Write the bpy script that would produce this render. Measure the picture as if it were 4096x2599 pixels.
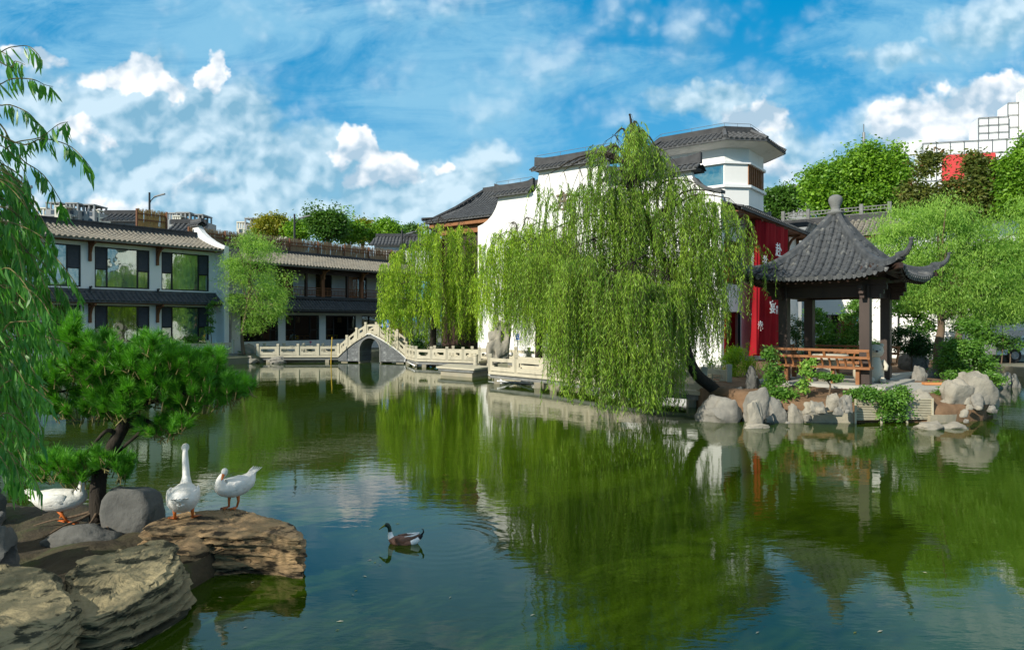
import bpy, bmesh, math, random
import numpy as np
from mathutils import Vector, Matrix, noise
random.seed(7)
RNG = np.random.default_rng(7)
SC = bpy.context.scene
COL = SC.collection
R = math.radians
for _o in list(bpy.data.objects):
    bpy.data.objects.remove(_o)

# ---------------------------------------------------------------- camera
F = 2731.0            # focal length in pixels of the 4096 px wide photograph
HZ = 1285.0           # row of the horizon
CAMH = 2.6            # camera height above the water
cam_d = bpy.data.cameras.new('camera'); cam = bpy.data.objects.new('camera', cam_d); COL.objects.link(cam)
cam_d.sensor_width = 36; cam_d.lens = 36 * F / 4096
cam_d.shift_y = (HZ - 1299.5) / 4096
cam.location = (0, 0, CAMH); cam.rotation_euler = (R(90), 0, 0)
cam_d.clip_start = 0.05; cam_d.clip_end = 6000
SC.camera = cam
SC.view_settings.view_transform = 'Standard'; SC.view_settings.look = 'None'
SC.view_settings.exposure = 0.32; SC.view_settings.gamma = 1
SC.cycles.max_bounces = 8; SC.cycles.transparent_max_bounces = 12
SC.cycles.diffuse_bounces = 3; SC.cycles.glossy_bounces = 4
SC.cycles.use_denoising = True
SC.cycles.sample_clamp_indirect = 6

# ---------------------------------------------------------------- node expression helper
class N:
    """tiny arithmetic on node sockets"""
    def __init__(s, nt, sock): s.nt, s.s = nt, sock
    def _m(s, op, *a, clamp=False):
        n = s.nt.nodes.new('ShaderNodeMath'); n.operation = op; n.use_clamp = clamp
        for i, x in enumerate((s,) + a):
            if isinstance(x, N): s.nt.links.new(x.s, n.inputs[i])
            else: n.inputs[i].default_value = float(x)
        return N(s.nt, n.outputs[0])
    def __add__(s, o): return s._m('ADD', o)
    def __sub__(s, o): return s._m('SUBTRACT', o)
    def __mul__(s, o): return s._m('MULTIPLY', o)
    def __truediv__(s, o): return s._m('DIVIDE', o)
    def mx(s, o): return s._m('MAXIMUM', o)
    def mn(s, o): return s._m('MINIMUM', o)
    def ab(s): return s._m('ABSOLUTE')
    def sat(s): return s._m('ADD', 0.0, clamp=True)
    def step(s, a, b):
        n = s.nt.nodes.new('ShaderNodeMapRange'); n.interpolation_type = 'SMOOTHSTEP'
        s.nt.links.new(s.s, n.inputs[0]); n.inputs[1].default_value = a; n.inputs[2].default_value = b
        return N(s.nt, n.outputs[0])
def nmix(nt, f, a, b):
    n = nt.nodes.new('ShaderNodeMix'); n.data_type = 'RGBA'
    for i, x in ((0, f), (6, a), (7, b)):
        if isinstance(x, N): nt.links.new(x.s, n.inputs[i])
        elif hasattr(x, 'is_output'): nt.links.new(x, n.inputs[i])
        else: n.inputs[i].default_value = x if i == 0 else (*x, 1)
    return n.outputs[2]
def nnoise(nt, vec, scale, detail=6, rough=.55, dist=0.0, kind='FBM'):
    n = nt.nodes.new('ShaderNodeTexNoise'); nt.links.new(vec, n.inputs['Vector'])
    n.inputs['Scale'].default_value = scale; n.inputs['Detail'].default_value = detail
    n.inputs['Roughness'].default_value = rough; n.inputs['Distortion'].default_value = dist
    return N(nt, n.outputs['Fac'])
def nvec(nt, x, y, z):
    n = nt.nodes.new('ShaderNodeCombineXYZ')
    for i, a in enumerate((x, y, z)):
        if isinstance(a, N): nt.links.new(a.s, n.inputs[i])
        else: n.inputs[i].default_value = a
    return n.outputs[0]

# ---------------------------------------------------------------- sky and sun
ELEV = 28
SUN = Vector((-.73, -.68, 0)).normalized() * math.cos(R(ELEV)) + Vector((0, 0, math.sin(R(ELEV))))
sun_d = bpy.data.lights.new('sun', 'SUN'); sun_d.energy = 4.8; sun_d.angle = R(.53); sun_d.color = (1, .93, .80)
sun = bpy.data.objects.new('sun', sun_d); COL.objects.link(sun)
sun.rotation_euler = SUN.to_track_quat('Z', 'Y').to_euler()
W_ = bpy.data.worlds.new('World'); SC.world = W_; W_.use_nodes = True
nt = W_.node_tree; nt.nodes.clear()
sky = nt.nodes.new('ShaderNodeTexSky'); sky.sky_type = 'NISHITA'; sky.sun_disc = False
sky.sun_elevation = R(ELEV); sky.sun_rotation = math.atan2(SUN.x, SUN.y)
sky.air_density = 1.0; sky.dust_density = .3; sky.ozone_density = 3
tc = nt.nodes.new('ShaderNodeTexCoord'); sp = nt.nodes.new('ShaderNodeSeparateXYZ'); nt.links.new(tc.outputs['Generated'], sp.inputs[0])
dx, dy, dz = (N(nt, sp.outputs[i]) for i in range(3))
yy = dy.ab().mx(.12)
U = dx / yy; V = dz / yy
wrp = nt.nodes.new('ShaderNodeTexNoise'); nt.links.new(nvec(nt, U, V, .9), wrp.inputs['Vector']); wrp.inputs['Scale'].default_value = 6.5; wrp.inputs['Detail'].default_value = 5; wrp.inputs['Roughness'].default_value = .6
ws = nt.nodes.new('ShaderNodeSeparateXYZ'); nt.links.new(wrp.outputs['Color'], ws.inputs[0])
U0, V0 = U, V
U = U + (N(nt, ws.outputs[0]) - .5) * .24; V = V + (N(nt, ws.outputs[1]) - .5) * .17
def blob(cx, cy, rx, ry):
    a = (U - (cx - 2048) / F) * (F / rx); b = (V - (HZ - cy) / F) * (F / ry)
    return (a * a + b * b) * -1.0 + 1.0
def maxof(*b):
    r = b[0]
    for q in b[1:]: r = r.mx(q)
    return r
def nvor(vec, scale, detail=4, rough=.5, smooth=.25):
    n = nt.nodes.new('ShaderNodeTexVoronoi'); n.voronoi_dimensions = '2D'; n.feature = 'SMOOTH_F1'; nt.links.new(vec, n.inputs['Vector']); n.inputs['Scale'].default_value = scale
    n.inputs['Detail'].default_value = detail; n.inputs['Roughness'].default_value = rough; n.inputs['Smoothness'].default_value = smooth; n.normalize = True
    return N(nt, n.outputs['Distance']) * -1.0 + 1.0
def billow(du=0.0, dv=0.0):
    a = nvec(nt, U0 + du + (N(nt, ws.outputs[0]) - .5) * .05, (V0 + dv) * 1.15 + (N(nt, ws.outputs[1]) - .5) * .05, .3)
    return nvor(a, 9.0, 3, .55) * .62 + nnoise(nt, a, 3.0, 8, .6) * .55
f1 = billow(); f1o = billow(-.010, .016)                       # cauliflower heads, and the same looked up nearer the sun
f2 = nnoise(nt, nvec(nt, U * .8 - V * .5, V * 1.9, 3.1), 2.6, 9, .6, .6)     # high veil, drawn out
f4 = nnoise(nt, nvec(nt, U0 * .9 + V0 * 1.5, V0 * 3.2 - U0 * .7, 6.1), 4.2, 10, .66, .9)
soft = maxof(blob(300, 600, 720, 400), blob(1000, 760, 720, 260), blob(700, 500, 520, 290), blob(500, 860, 1100, 110), blob(1650, 800, 520, 200), blob(1850, 640, 160, 130) * .6,
             blob(3750, 560, 560, 230), blob(3050, 640, 330, 200), blob(3250, 760, 560, 160), blob(1700, 920, 900, 120), blob(4000, 120, 260, 200) * .6, blob(2800, 380, 240, 90) * .7, blob(3560, 250, 260, 80) * .7)
veil = maxof(blob(600, 60, 1500, 420), blob(1900, 200, 700, 330), blob(1750, 420, 600, 260), blob(3800, 130, 800, 330), blob(2700, 330, 500, 260) * .8, blob(3000, 430, 420, 150), blob(1500, 700, 900, 300))
bright = maxof(blob(1410, 600, 120, 100), blob(1530, 700, 130, 100), blob(1700, 670, 60, 55) * .7, blob(905, 270, 80, 120), blob(3040, 520, 210, 130), blob(3130, 690, 160, 90) * .8,
               blob(3700, 520, 300, 170), blob(4010, 470, 280, 170), blob(440, 320, 300, 70) * .9, blob(120, 280, 190, 70) * .9, blob(650, 340, 200, 70) * .9, blob(340, 530, 110, 60) * .7, blob(620, 790, 520, 50) * .4, blob(1300, 850, 300, 50) * .6, blob(3380, 330, 90, 26) * .6)
soft = soft.mx((U0.ab() - 1.1).sat() * .9)  # unseen cloud added to the sides and behind, against cyan window reflections
a_soft = (soft.mx(-.8) * .66 + f1 * 1.35).step(.92, 1.40)
a_veil = ((veil.mx(0) * .50 + f2 * .9 + f4 * .9).step(.98, 1.50)) * .88
a_br = (bright.mx(-.9) * .72 + f1 * 2.0).step(1.48, 1.80)
lit = ((f1 - f1o) * 8.0 + (nnoise(nt, nvec(nt, U0, V0, 5.1), 4, 6, .6) - .5) * 1.5 + .55).sat()
skyc = nt.nodes.new('ShaderNodeVectorMath'); skyc.operation = 'MULTIPLY'; nt.links.new(sky.outputs[0], skyc.inputs[0])
skyc.inputs[1].default_value = (.02, 1.55, 1.85)
gain = 10.0     # everything below is divided by the background strength again
base = nmix(nt, V0.step(.0, .50), tuple(c * gain for c in (.15, .40, .61)), tuple(c * gain for c in (.0, .215, .47)))
base = nmix(nt, .12, base, skyc.outputs[0])
hz_ = V.ab().step(.30, -.02)
base = nmix(nt, hz_ * .55, base, tuple(c * gain for c in (.12, .38, .62)))
c1 = nmix(nt, a_veil, base, tuple(c * gain for c in (.22, .48, .67)))
sc_ = nmix(nt, lit, tuple(c * gain for c in (.20, .40, .54)), tuple(c * gain for c in (.58, .73, .82)))
c2 = nmix(nt, a_soft * .9, c1, sc_)
bc_ = nmix(nt, lit, tuple(c * gain for c in (.36, .50, .62)), tuple(c * gain for c in (.93, .94, .95)))
c3 = nmix(nt, a_br, c2, bc_)
c3 = nmix(nt, V0.step(.75, 1.7) * .75, c3, tuple(c * gain for c in (.66, .64, .60)))      # cloud added overhead, out of frame, to make the ambient light less blue
bg = nt.nodes.new('ShaderNodeBackground'); bg.inputs[1].default_value = .1
nt.links.new(c3, bg.inputs[0])
ow = nt.nodes.new('ShaderNodeOutputWorld'); nt.links.new(bg.outputs[0], ow.inputs[0])

# ---------------------------------------------------------------- materials
M = {}
def mat(name, c1, c2=None, scale=3, rough=.8, bump=0, bscale=30, stretch=(1, 1, 1), metal=0, spec=.3, c3=None, s3=.6, t3=(.5, .7), detail=8, island=False, trans=0, tcol=None, brick=None):
    m = bpy.data.materials.new(name); m.use_nodes = True; nt = m.node_tree
    b = nt.nodes['Principled BSDF']; out = nt.nodes['Material Output']
    b.inputs['Roughness'].default_value = rough; b.inputs['Metallic'].default_value = metal
    b.inputs['Specular IOR Level'].default_value = spec
    tc = nt.nodes.new('ShaderNodeTexCoord'); mp = nt.nodes.new('ShaderNodeMapping'); nt.links.new(tc.outputs['Object'], mp.inputs[0])
    mp.inputs['Scale'].default_value = stretch; v = mp.outputs[0]
    c2 = c2 or c1
    if island:
        g = nt.nodes.new('ShaderNodeNewGeometry'); f = N(nt, g.outputs['Random Per Island'])
        f = (f * .60 + (nnoise(nt, v, scale, 3) - .5) * 1.5 + .20).sat()
    else:
        f = ((nnoise(nt, v, scale, detail) - .5) * 2.2 + .5).sat()
    col = nmix(nt, f, c1, c2)
    if brick:
        bt = nt.nodes.new('ShaderNodeTexBrick'); nt.links.new(v, bt.inputs[0])
        if brick[3:]:
            rm = nt.nodes.new('ShaderNodeMapping'); nt.links.new(tc.outputs['Object'], rm.inputs[0]); rm.inputs['Rotation'].default_value = brick[3]; nt.links.new(rm.outputs[0], bt.inputs[0])
        bt.inputs['Scale'].default_value = brick[0]; bt.inputs['Mortar Size'].default_value = .02; bt.inputs['Brick Width'].default_value = .5; bt.inputs['Row Height'].default_value = .28
        bt.inputs['Color1'].default_value = (1, 1, 1, 1); bt.inputs['Color2'].default_value = (.62, .62, .62, 1); bt.inputs['Mortar'].default_value = (*[brick[1]] * 3, 1)
        mm = nt.nodes.new('ShaderNodeMix'); mm.data_type = 'RGBA'; mm.blend_type = 'MULTIPLY'; mm.inputs[0].default_value = 1
        nt.links.new(col, mm.inputs[6]); nt.links.new(bt.outputs[0], mm.inputs[7]); col = mm.outputs[2]
    if c3:
        f3 = nnoise(nt, v, s3, 9, .62).step(*t3); col = nmix(nt, f3, col, c3)
    nt.links.new(col, b.inputs['Base Color'])
    if bump:
        bn = nt.nodes.new('ShaderNodeBump'); bn.inputs['Strength'].default_value = 1; bn.inputs['Distance'].default_value = bump
        h = nnoise(nt, v, bscale, 9, .62); nt.links.new(h.s, bn.inputs['Height']); nt.links.new(bn.outputs[0], b.inputs['Normal'])
    if trans:
        tr = nt.nodes.new('ShaderNodeBsdfTranslucent'); ms = nt.nodes.new('ShaderNodeMixShader'); ms.inputs[0].default_value = trans
        vm = nt.nodes.new('ShaderNodeVectorMath'); vm.operation = 'MULTIPLY'; nt.links.new(col, vm.inputs[0]); vm.inputs[1].default_value = tcol or (1.5, 1.7, .8)
        nt.links.new(vm.outputs[0], tr.inputs[0]); nt.links.new(b.outputs[0], ms.inputs[1]); nt.links.new(tr.outputs[0], ms.inputs[2]); nt.links.new(ms.outputs[0], out.inputs[0])
    M[name] = m
    return m
mat('plaster', (.80, .79, .77), (.70, .70, .68), .7, .9, .006, 40, c3=(.46, .47, .44), s3=1.3, t3=(.53, .84), stretch=(1, 1, .10))
mat('plaster_old', (.66, .68, .68), (.52, .55, .55), .8, .9, .004, 40, c3=(.36, .39, .36), s3=.7, t3=(.58, .8), stretch=(1, 1, .3))
mat('roof_tile', (.145, .132, .108), (.25, .232, .19), 2.5, .85, .006, 25, c3=(.10, .105, .10), s3=1.3, t3=(.5, .75))
mat('roof_tile_dark', (.055, .058, .062), (.10, .105, .11), 3, .75, .006, 25, c3=(.17, .175, .17), s3=2, t3=(.58, .8))
mat('ridge_dark', (.028, .03, .033), (.06, .062, .066), 3, .75, .006, 18)
mat('pavilion_tile', (.034, .038, .042), (.082, .088, .094), 5, .55, .01, 30, c3=(.22, .22, .20), s3=4.5, t3=(.56, .74))
mat('wood', (.12, .045, .018), (.20, .08, .032), 4, .6, .003, 30, stretch=(1, 1, .2))
mat('wood_light', (.19, .075, .028), (.30, .13, .05), 6, .55, .003, 30)
mat('wood_dark', (.030, .017, .013), (.055, .032, .024), 5, .5, .003, 30, stretch=(1, 1, .2))
mat('column_paint', (.040, .028, .024), (.065, .046, .038), 3, .45, .003, 12, stretch=(1, 1, .3), c3=(.12, .10, .09), s3=5, t3=(.66, .8))
mat('frame_dark', (.012, .013, .015), None, 3, .4)
mat('stone_pale', (.50, .46, .35), (.38, .35, .27), 3, .85, .006, 30, c3=(.20, .19, .15), s3=2.2, t3=(.55, .78))
mat('stone_dark', (.12, .125, .12), (.20, .205, .20), 3, .85, .008, 20, c3=(.30, .30, .28), s3=2, t3=(.55, .8))
mat('brick_grey', (.14, .15, .155), (.20, .21, .215), 3, .85, .006, 30, c3=(.34, .35, .35), s3=2.6, t3=(.56, .75), brick=(2.2, .45, 0, (R(90), 0, 0)))
mat('rock_grey', (.27, .255, .22), (.14, .135, .12), 2.2, .9, .03, 9, c3=(.12, .125, .12), s3=2.4, t3=(.54, .76))
mat('rock_white', (.34, .31, .25), (.18, .17, .145), 2.2, .9, .03, 8, c3=(.20, .20, .18), s3=2.0, t3=(.60, .8))
mat('rock_dark', (.075, .075, .07), (.15, .15, .14), 3, .9, .02, 14, c3=(.05, .052, .05), s3=3, t3=(.5, .7))
mat('rock_tan', (.42, .28, .14), (.19, .135, .08), 1.6, .92, .035, 9, stretch=(1, 1, 5), c3=(.04, .03, .018), s3=3.2, t3=(.50, .60))
mat('rock_slab', (.36, .30, .17), (.15, .13, .075), 2.0, .92, .035, 9, stretch=(1, 1, 6), c3=(.035, .035, .02), s3=3.0, t3=(.52, .60))
mat('soil', (.13, .075, .04), (.21, .13, .075), 4, .95, .03, 12, c3=(.07, .06, .035), s3=1.5)
mat('soil_dark', (.035, .028, .018), (.075, .06, .035), 4, .95, .04, 9, c3=(.05, .07, .02), s3=1.3)
mat('ground_mat', (.16, .15, .12), (.10, .12, .07), .4, .95, .02, 5)
mat('paving', (.42, .41, .36), (.33, .32, .29), 1.5, .9, .004, 20)
mat('bark', (.10, .07, .045), (.17, .12, .08), 8, .95, .02, 30, stretch=(1, 1, .3))
mat('bark_dark', (.022, .018, .014), (.045, .036, .027), 8, .95, .02, 30, stretch=(1, 1, .3))
mat('twig', (.22, .20, .07), (.15, .12, .05), 4, .8)
mat('reed', (.50, .38, .24), (.28, .20, .12), 12, .95, island=True, trans=.35, tcol=(1, .9, .8))
mat('reed_gold', (.62, .42, .17), (.42, .27, .10), 12, .95, island=True, trans=.3, tcol=(1, .9, .8))
mat('bamboo', (.50, .46, .34), (.38, .34, .24), 6, .8)
mat('metal_grey', (.20, .21, .22), None, 3, .5, metal=.4)
mat('metal_dark', (.03, .032, .035), None, 3, .5, metal=.3)
mat('white_paint', (.80, .80, .80), (.76, .77, .77), 2, .5)
mat('concrete', (.36, .32, .23), (.26, .235, .18), 2, .9, .015, 14, c3=(.26, .25, .2), s3=1.2)
mat('red_cloth', (.46, .012, .022), (.34, .008, .015), 1, .8, trans=.35, tcol=(1.3, 1, 1))
mat('red_banner', (.60, .06, .06), (.52, .05, .05), .4, .8)
mat('curtain', (.50, .56, .52), (.40, .46, .43), 8, .9, stretch=(6, 6, .3), bump=.03, bscale=4)
mat('curtain_dark', (.07, .075, .09), (.05, .055, .07), 8, .9)
mat('curtain_purple', (.10, .03, .05), (.06, .02, .04), 8, .9, stretch=(6, 6, .3))
mat('curtain_gold', (.45, .27, .10), (.32, .18, .07), 8, .9, stretch=(6, 6, .3))
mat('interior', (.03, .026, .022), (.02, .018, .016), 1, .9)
mat('lantern', (.48, .27, .17), None, 3, .8)
mat('yellow_wood', (.55, .36, .04), None, 3, .6)
mat('leaf_willow', (.045, .14, .006), (.30, .46, .045), .9, .55, island=True, trans=.30, spec=.35)
mat('leaf_willow_bright', (.08, .22, .006), (.42, .58, .03), .7, .55, island=True, trans=.32, spec=.35)
mat('leaf_front', (.04, .18, .02), (.15, .38, .05), 1.2, .4, island=True, trans=.35, spec=.5)
mat('leaf_pale', (.06, .19, .015), (.36, .54, .10), .8, .5, island=True, trans=.35, spec=.35)
mat('leaf_tree', (.04, .14, .010), (.24, .42, .03), .35, .5, island=True, trans=.3, spec=.35)
mat('leaf_tree_deep', (.025, .09, .012), (.09, .19, .02), .35, .5, island=True, trans=.3, spec=.35)
mat('leaf_reddish', (.045, .085, .015), (.15, .16, .03), .6, .5, island=True, trans=.25, c3=(.20, .05, .03), s3=.8, t3=(.56, .72))
mat('leaf_autumn', (.10, .15, .012), (.34, .30, .03), .4, .5, island=True, trans=.3)
mat('leaf_shrub', (.045, .14, .015), (.15, .30, .04), 1.5, .45, island=True, trans=.3, spec=.4)
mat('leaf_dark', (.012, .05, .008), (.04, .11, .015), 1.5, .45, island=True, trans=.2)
mat('leaf_lotus', (.02, .12, .06), (.05, .22, .10), 2, .5, island=True, trans=.2)
mat('pine_needle', (.016, .13, .008), (.17, .46, .03), 3.0, .45, island=True, trans=.22, spec=.4, c3=(.14, .10, .03), s3=5, t3=(.70, .78))
mat('feather', (.80, .79, .76), (.62, .60, .54), 7, .85, .012, 30, stretch=(.5, 1, 1), c3=(.48, .44, .36), s3=5, t3=(.58, .80))
mat('orange_skin', (.60, .16, .03), (.48, .11, .02), 20, .5, .001, 60)
mat('eye', (.008, .008, .01), None, 3, .15, spec=.8)
mat('duck_head', (.010, .02, .016), (.015, .04, .025), 20, .4)
mat('duck_brown', (.20, .10, .07), (.10, .06, .045), 40, .7, .004, 60, stretch=(1, .4, 1))
mat('duck_bill', (.30, .28, .03), (.16, .17, .02), 20, .4)
mat('duck_black', (.012, .012, .014), None, 3, .6)
mat('shirt', (.62, .70, .78), None, 3, .8)
mat('skin', (.42, .25, .17), None, 3, .6)
mat('hair', (.012, .01, .009), None, 3, .6)
mat('sign_blue', (.02, .13, .52), None, 3, .4)
mat('white_mark', (.82, .82, .82), None, 3, .6)
mat('brown_mark', (.13, .10, .07), None, 3, .7)
mat('apartment_pale', (.62, .60, .52), (.55, .53, .46), .1, .9)
mat('apartment_grey', (.30, .31, .31), (.25, .26, .27), .1, .9)
mat('window_far', (.05, .07, .10), None, 3, .3)
mat('bear_stone', (.56, .52, .42), (.46, .42, .34), 3, .85, .003, 30)
mat('orange_board', (.62, .27, .10), (.52, .22, .08), 3, .7)
mat('car_paint', (.55, .57, .58), None, 3, .25, metal=.5, spec=.6)
mat('rubber', (.02, .02, .02), None, 3, .8)
mat('sign_panel', (.78, .80, .80), (.70, .72, .72), .2, .5)
mat('petal', (.65, .10, .22), None, 3, .6)

def glass(name, refl, tint, rough=.015):
    m = bpy.data.materials.new(name); m.use_nodes = True; nt = m.node_tree; nt.nodes.remove(nt.nodes['Principled BSDF'])
    t = nt.nodes.new('ShaderNodeBsdfTransparent'); t.inputs[0].default_value = (*tint, 1)
    g = nt.nodes.new('ShaderNodeBsdfGlossy'); g.inputs['Roughness'].default_value = rough; g.inputs[0].default_value = (.75, .86, .82, 1)
    tc = nt.nodes.new('ShaderNodeTexCoord'); bn = nt.nodes.new('ShaderNodeBump'); bn.inputs['Distance'].default_value = .012
    nt.links.new(nnoise(nt, tc.outputs['Object'], .9, 2).s, bn.inputs['Height']); nt.links.new(bn.outputs[0], g.inputs['Normal'])
    ms = nt.nodes.new('ShaderNodeMixShader'); ms.inputs[0].default_value = refl
    nt.links.new(t.outputs[0], ms.inputs[1]); nt.links.new(g.outputs[0], ms.inputs[2]); nt.links.new(ms.outputs[0], nt.nodes['Material Output'].inputs[0])
    M[name] = m
glass('glass', .36, (.60, .72, .66)); glass('glass_dim', .12, (.60, .66, .60)); glass('glass_sky', .5, (.5, .6, .6))

# ---------------------------------------------------------------- geometry helpers
def P(x, y, Y): return Vector(((x - 2048) / F * Y, Y, CAMH - (y - HZ) / F * Y))
def G(x, y, z=0.0):
    Y = F * (CAMH - z) / (y - HZ); return Vector(((x - 2048) / F * Y, Y, z))
def tag(o, label=None, cat=None, group=None, kind=None):
    if label: o['label'] = label
    if cat: o['category'] = cat
    if group: o['group'] = group
    if kind: o['kind'] = kind
    return o
def thing(name, label, cat, loc=(0, 0, 0), rz=0, group=None):
    o = bpy.data.objects.new(name, None); COL.objects.link(o); o.location = loc; o.rotation_euler = (0, 0, rz)
    o.empty_display_size = .2
    return tag(o, label, cat, group)
def root_inv(o):
    m = Matrix.Identity(4)
    while o is not None:
        m = Matrix.LocRotScale(o.location, o.rotation_euler, o.scale) @ m; o = o.parent
    return m.inverted()
class MB:
    def __init__(s): s.v = []; s.f = []; s.mi = []; s.m = 0
    def add(s, vs, fs):
        n = len(s.v); s.v += [tuple(a) for a in vs]; s.f += [tuple(i + n for i in f) for f in fs]; s.mi += [s.m] * len(fs)
    def box(s, x0, x1, y0, y1, z0, z1):
        s.add([(x0, y0, z0), (x1, y0, z0), (x1, y1, z0), (x0, y1, z0), (x0, y0, z1), (x1, y0, z1), (x1, y1, z1), (x0, y1, z1)],
              [(0, 3, 2, 1), (4, 5, 6, 7), (0, 1, 5, 4), (1, 2, 6, 5), (2, 3, 7, 6), (3, 0, 4, 7)]); return s
    def beam(s, p, q, w, h, up=(0, 0, 1)):
        p, q = Vector(p), Vector(q); d = (q - p).normalized(); sd = d.cross(Vector(up))
        if sd.length < 1e-4: sd = d.cross(Vector((0, 1, 0)))
        sd.normalize(); u = sd.cross(d) * h / 2; sd = sd * w / 2
        vs = [p - sd - u, p + sd - u, p + sd + u, p - sd + u, q - sd - u, q + sd - u, q + sd + u, q - sd + u]
        s.add(vs, [(0, 1, 2, 3), (4, 7, 6, 5), (0, 4, 5, 1), (1, 5, 6, 2), (2, 6, 7, 3), (3, 7, 4, 0)]); return s
    def tube(s, pts, rad, n=8, caps=True, sy=1.0):
        pts = [Vector(p) for p in pts]
        if not hasattr(rad, '__len__'): rad = [rad] * len(pts)
        rings = []; prev = None
        for i, p in enumerate(pts):
            d = (pts[min(i + 1, len(pts) - 1)] - pts[max(i - 1, 0)]).normalized()
            if prev is None:
                a = d.cross(Vector((0, 0, 1)));
                if a.length < .05: a = d.cross(Vector((1, 0, 0)))
            else: a = prev - d * prev.dot(d)
            a.normalize(); prev = a; b = d.cross(a)
            r = rad[i]; rx, ry = r if hasattr(r, '__len__') else (r, r * sy)
            rings.append([p + a * math.cos(t) * rx + b * math.sin(t) * ry for t in [2 * math.pi * k / n for k in range(n)]])
        s.rings(rings, caps); return s
    def rings(s, rings, caps=True, closed=True):
        n = len(rings[0]); vs = [v for r in rings for v in r]; fs = []
        for i in range(len(rings) - 1):
            for k in range(n if closed else n - 1):
                k2 = (k + 1) % n; fs.append((i * n + k, i * n + k2, (i + 1) * n + k2, (i + 1) * n + k))
        if caps and closed: fs += [tuple(range(n - 1, -1, -1)), tuple((len(rings) - 1) * n + k for k in range(n))]
        s.add(vs, fs); return s
    def prism(s, poly, ext):
        n = len(poly); ext = Vector(ext); a = [Vector(p) for p in poly]; b = [p + ext for p in a]
        s.add(a + b, [tuple(range(n)), tuple(range(2 * n - 1, n - 1, -1))] + [(i, n + i, n + (i + 1) % n, (i + 1) % n) for i in range(n)]); return s
    def lathe(s, prof, c=(0, 0, 0), n=16):
        s.rings([[(c[0] + r * math.cos(2 * math.pi * k / n), c[1] + r * math.sin(2 * math.pi * k / n), c[2] + z) for k in range(n)] for r, z in prof]); return s
    def ball(s, c, r, n=10):
        rx, ry, rz = r if hasattr(r, '__len__') else (r, r, r)
        s.rings([[(c[0] + rx * math.sin(R(a)) * math.cos(2 * math.pi * k / n), c[1] + ry * math.sin(R(a)) * math.sin(2 * math.pi * k / n), c[2] - rz * math.cos(R(a))) for k in range(n)] for a in np.linspace(4, 176, max(6, n // 2 + 1))]); return s
    def build(s, name, mats, parent=None, smooth=False, world=False, origin=None, recalc=True):
        me = bpy.data.meshes.new(name); vs = s.v
        if parent is not None and world:
            mi = root_inv(parent); vs = [mi @ Vector(v) for v in vs]
        if origin is not None: vs = [(v[0] - origin[0], v[1] - origin[1], v[2] - origin[2]) for v in vs]
        me.from_pydata([tuple(v) for v in vs], [], s.f)
        for m in (mats if isinstance(mats, (list, tuple)) else [mats]): me.materials.append(M[m])
        me.polygons.foreach_set('material_index', s.mi)
        if smooth: me.polygons.foreach_set('use_smooth', [True] * len(s.f))
        if recalc:
            bm = bmesh.new(); bm.from_mesh(me); bmesh.ops.recalc_face_normals(bm, faces=bm.faces); bm.to_mesh(me); bm.free()
        me.update()
        o = bpy.data.objects.new(name, me); COL.objects.link(o)
        if origin is not None: o.location = origin
        if parent is not None: o.parent = parent
        return o
def struct(name, mb, m, **k): return tag(mb.build(name, m, **k), kind='structure')
def dup(root, loc=None, rz=None, label=None, group=None, scale=None):
    r = root.copy(); COL.objects.link(r)
    if loc is not None: r.location = loc
    if rz is not None: r.rotation_euler = (0, 0, rz)
    if scale: r.scale = (scale,) * 3
    if label: r['label'] = label
    if group: r['group'] = group
    for ch in list(root.children):
        c = ch.copy(); COL.objects.link(c); c.parent = r
        for g in list(ch.children):
            d = g.copy(); COL.objects.link(d); d.parent = c
    return r
def npmesh(name, verts, k, m, parent=None, origin=(0, 0, 0), idx=None):
    """verts (n*k,3): n separate k-gons"""
    me = bpy.data.meshes.new(name); v = np.asarray(verts, dtype=np.float32).reshape(-1, 3)
    if parent is not None: origin = tuple(parent.location)
    v = v - np.array(origin, dtype=np.float32); n = len(v) // k
    me.vertices.add(len(v)); me.vertices.foreach_set('co', v.ravel())
    me.loops.add(len(v)); me.loops.foreach_set('vertex_index', np.arange(len(v), dtype=np.int32))
    me.polygons.add(n); me.polygons.foreach_set('loop_start', np.arange(0, n * k, k, dtype=np.int32))
    try: me.polygons.foreach_set('loop_total', np.full(n, k, dtype=np.int32))
    except Exception: pass
    me.update(calc_edges=True); me.materials.append(M[m])
    o = bpy.data.objects.new(name, me); COL.objects.link(o)
    if parent is not None: o.parent = parent
    else: o.location = origin
    return o
def unit(a): return a / np.maximum(np.linalg.norm(a, axis=-1, keepdims=True), 1e-9)
def leafquads(p, d, ln, wd, rng=RNG):
    """diamond leaf at p along d"""
    n = len(p); r = unit(rng.normal(size=(n, 3))); s = unit(np.cross(d, r)); ln = np.broadcast_to(ln, (n,))[:, None]; wd = np.broadcast_to(wd, (n,))[:, None]
    return np.stack([p, p + d * ln * .45 + s * wd / 2, p + d * ln, p + d * ln * .45 - s * wd / 2], 1).reshape(-1, 3)

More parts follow.
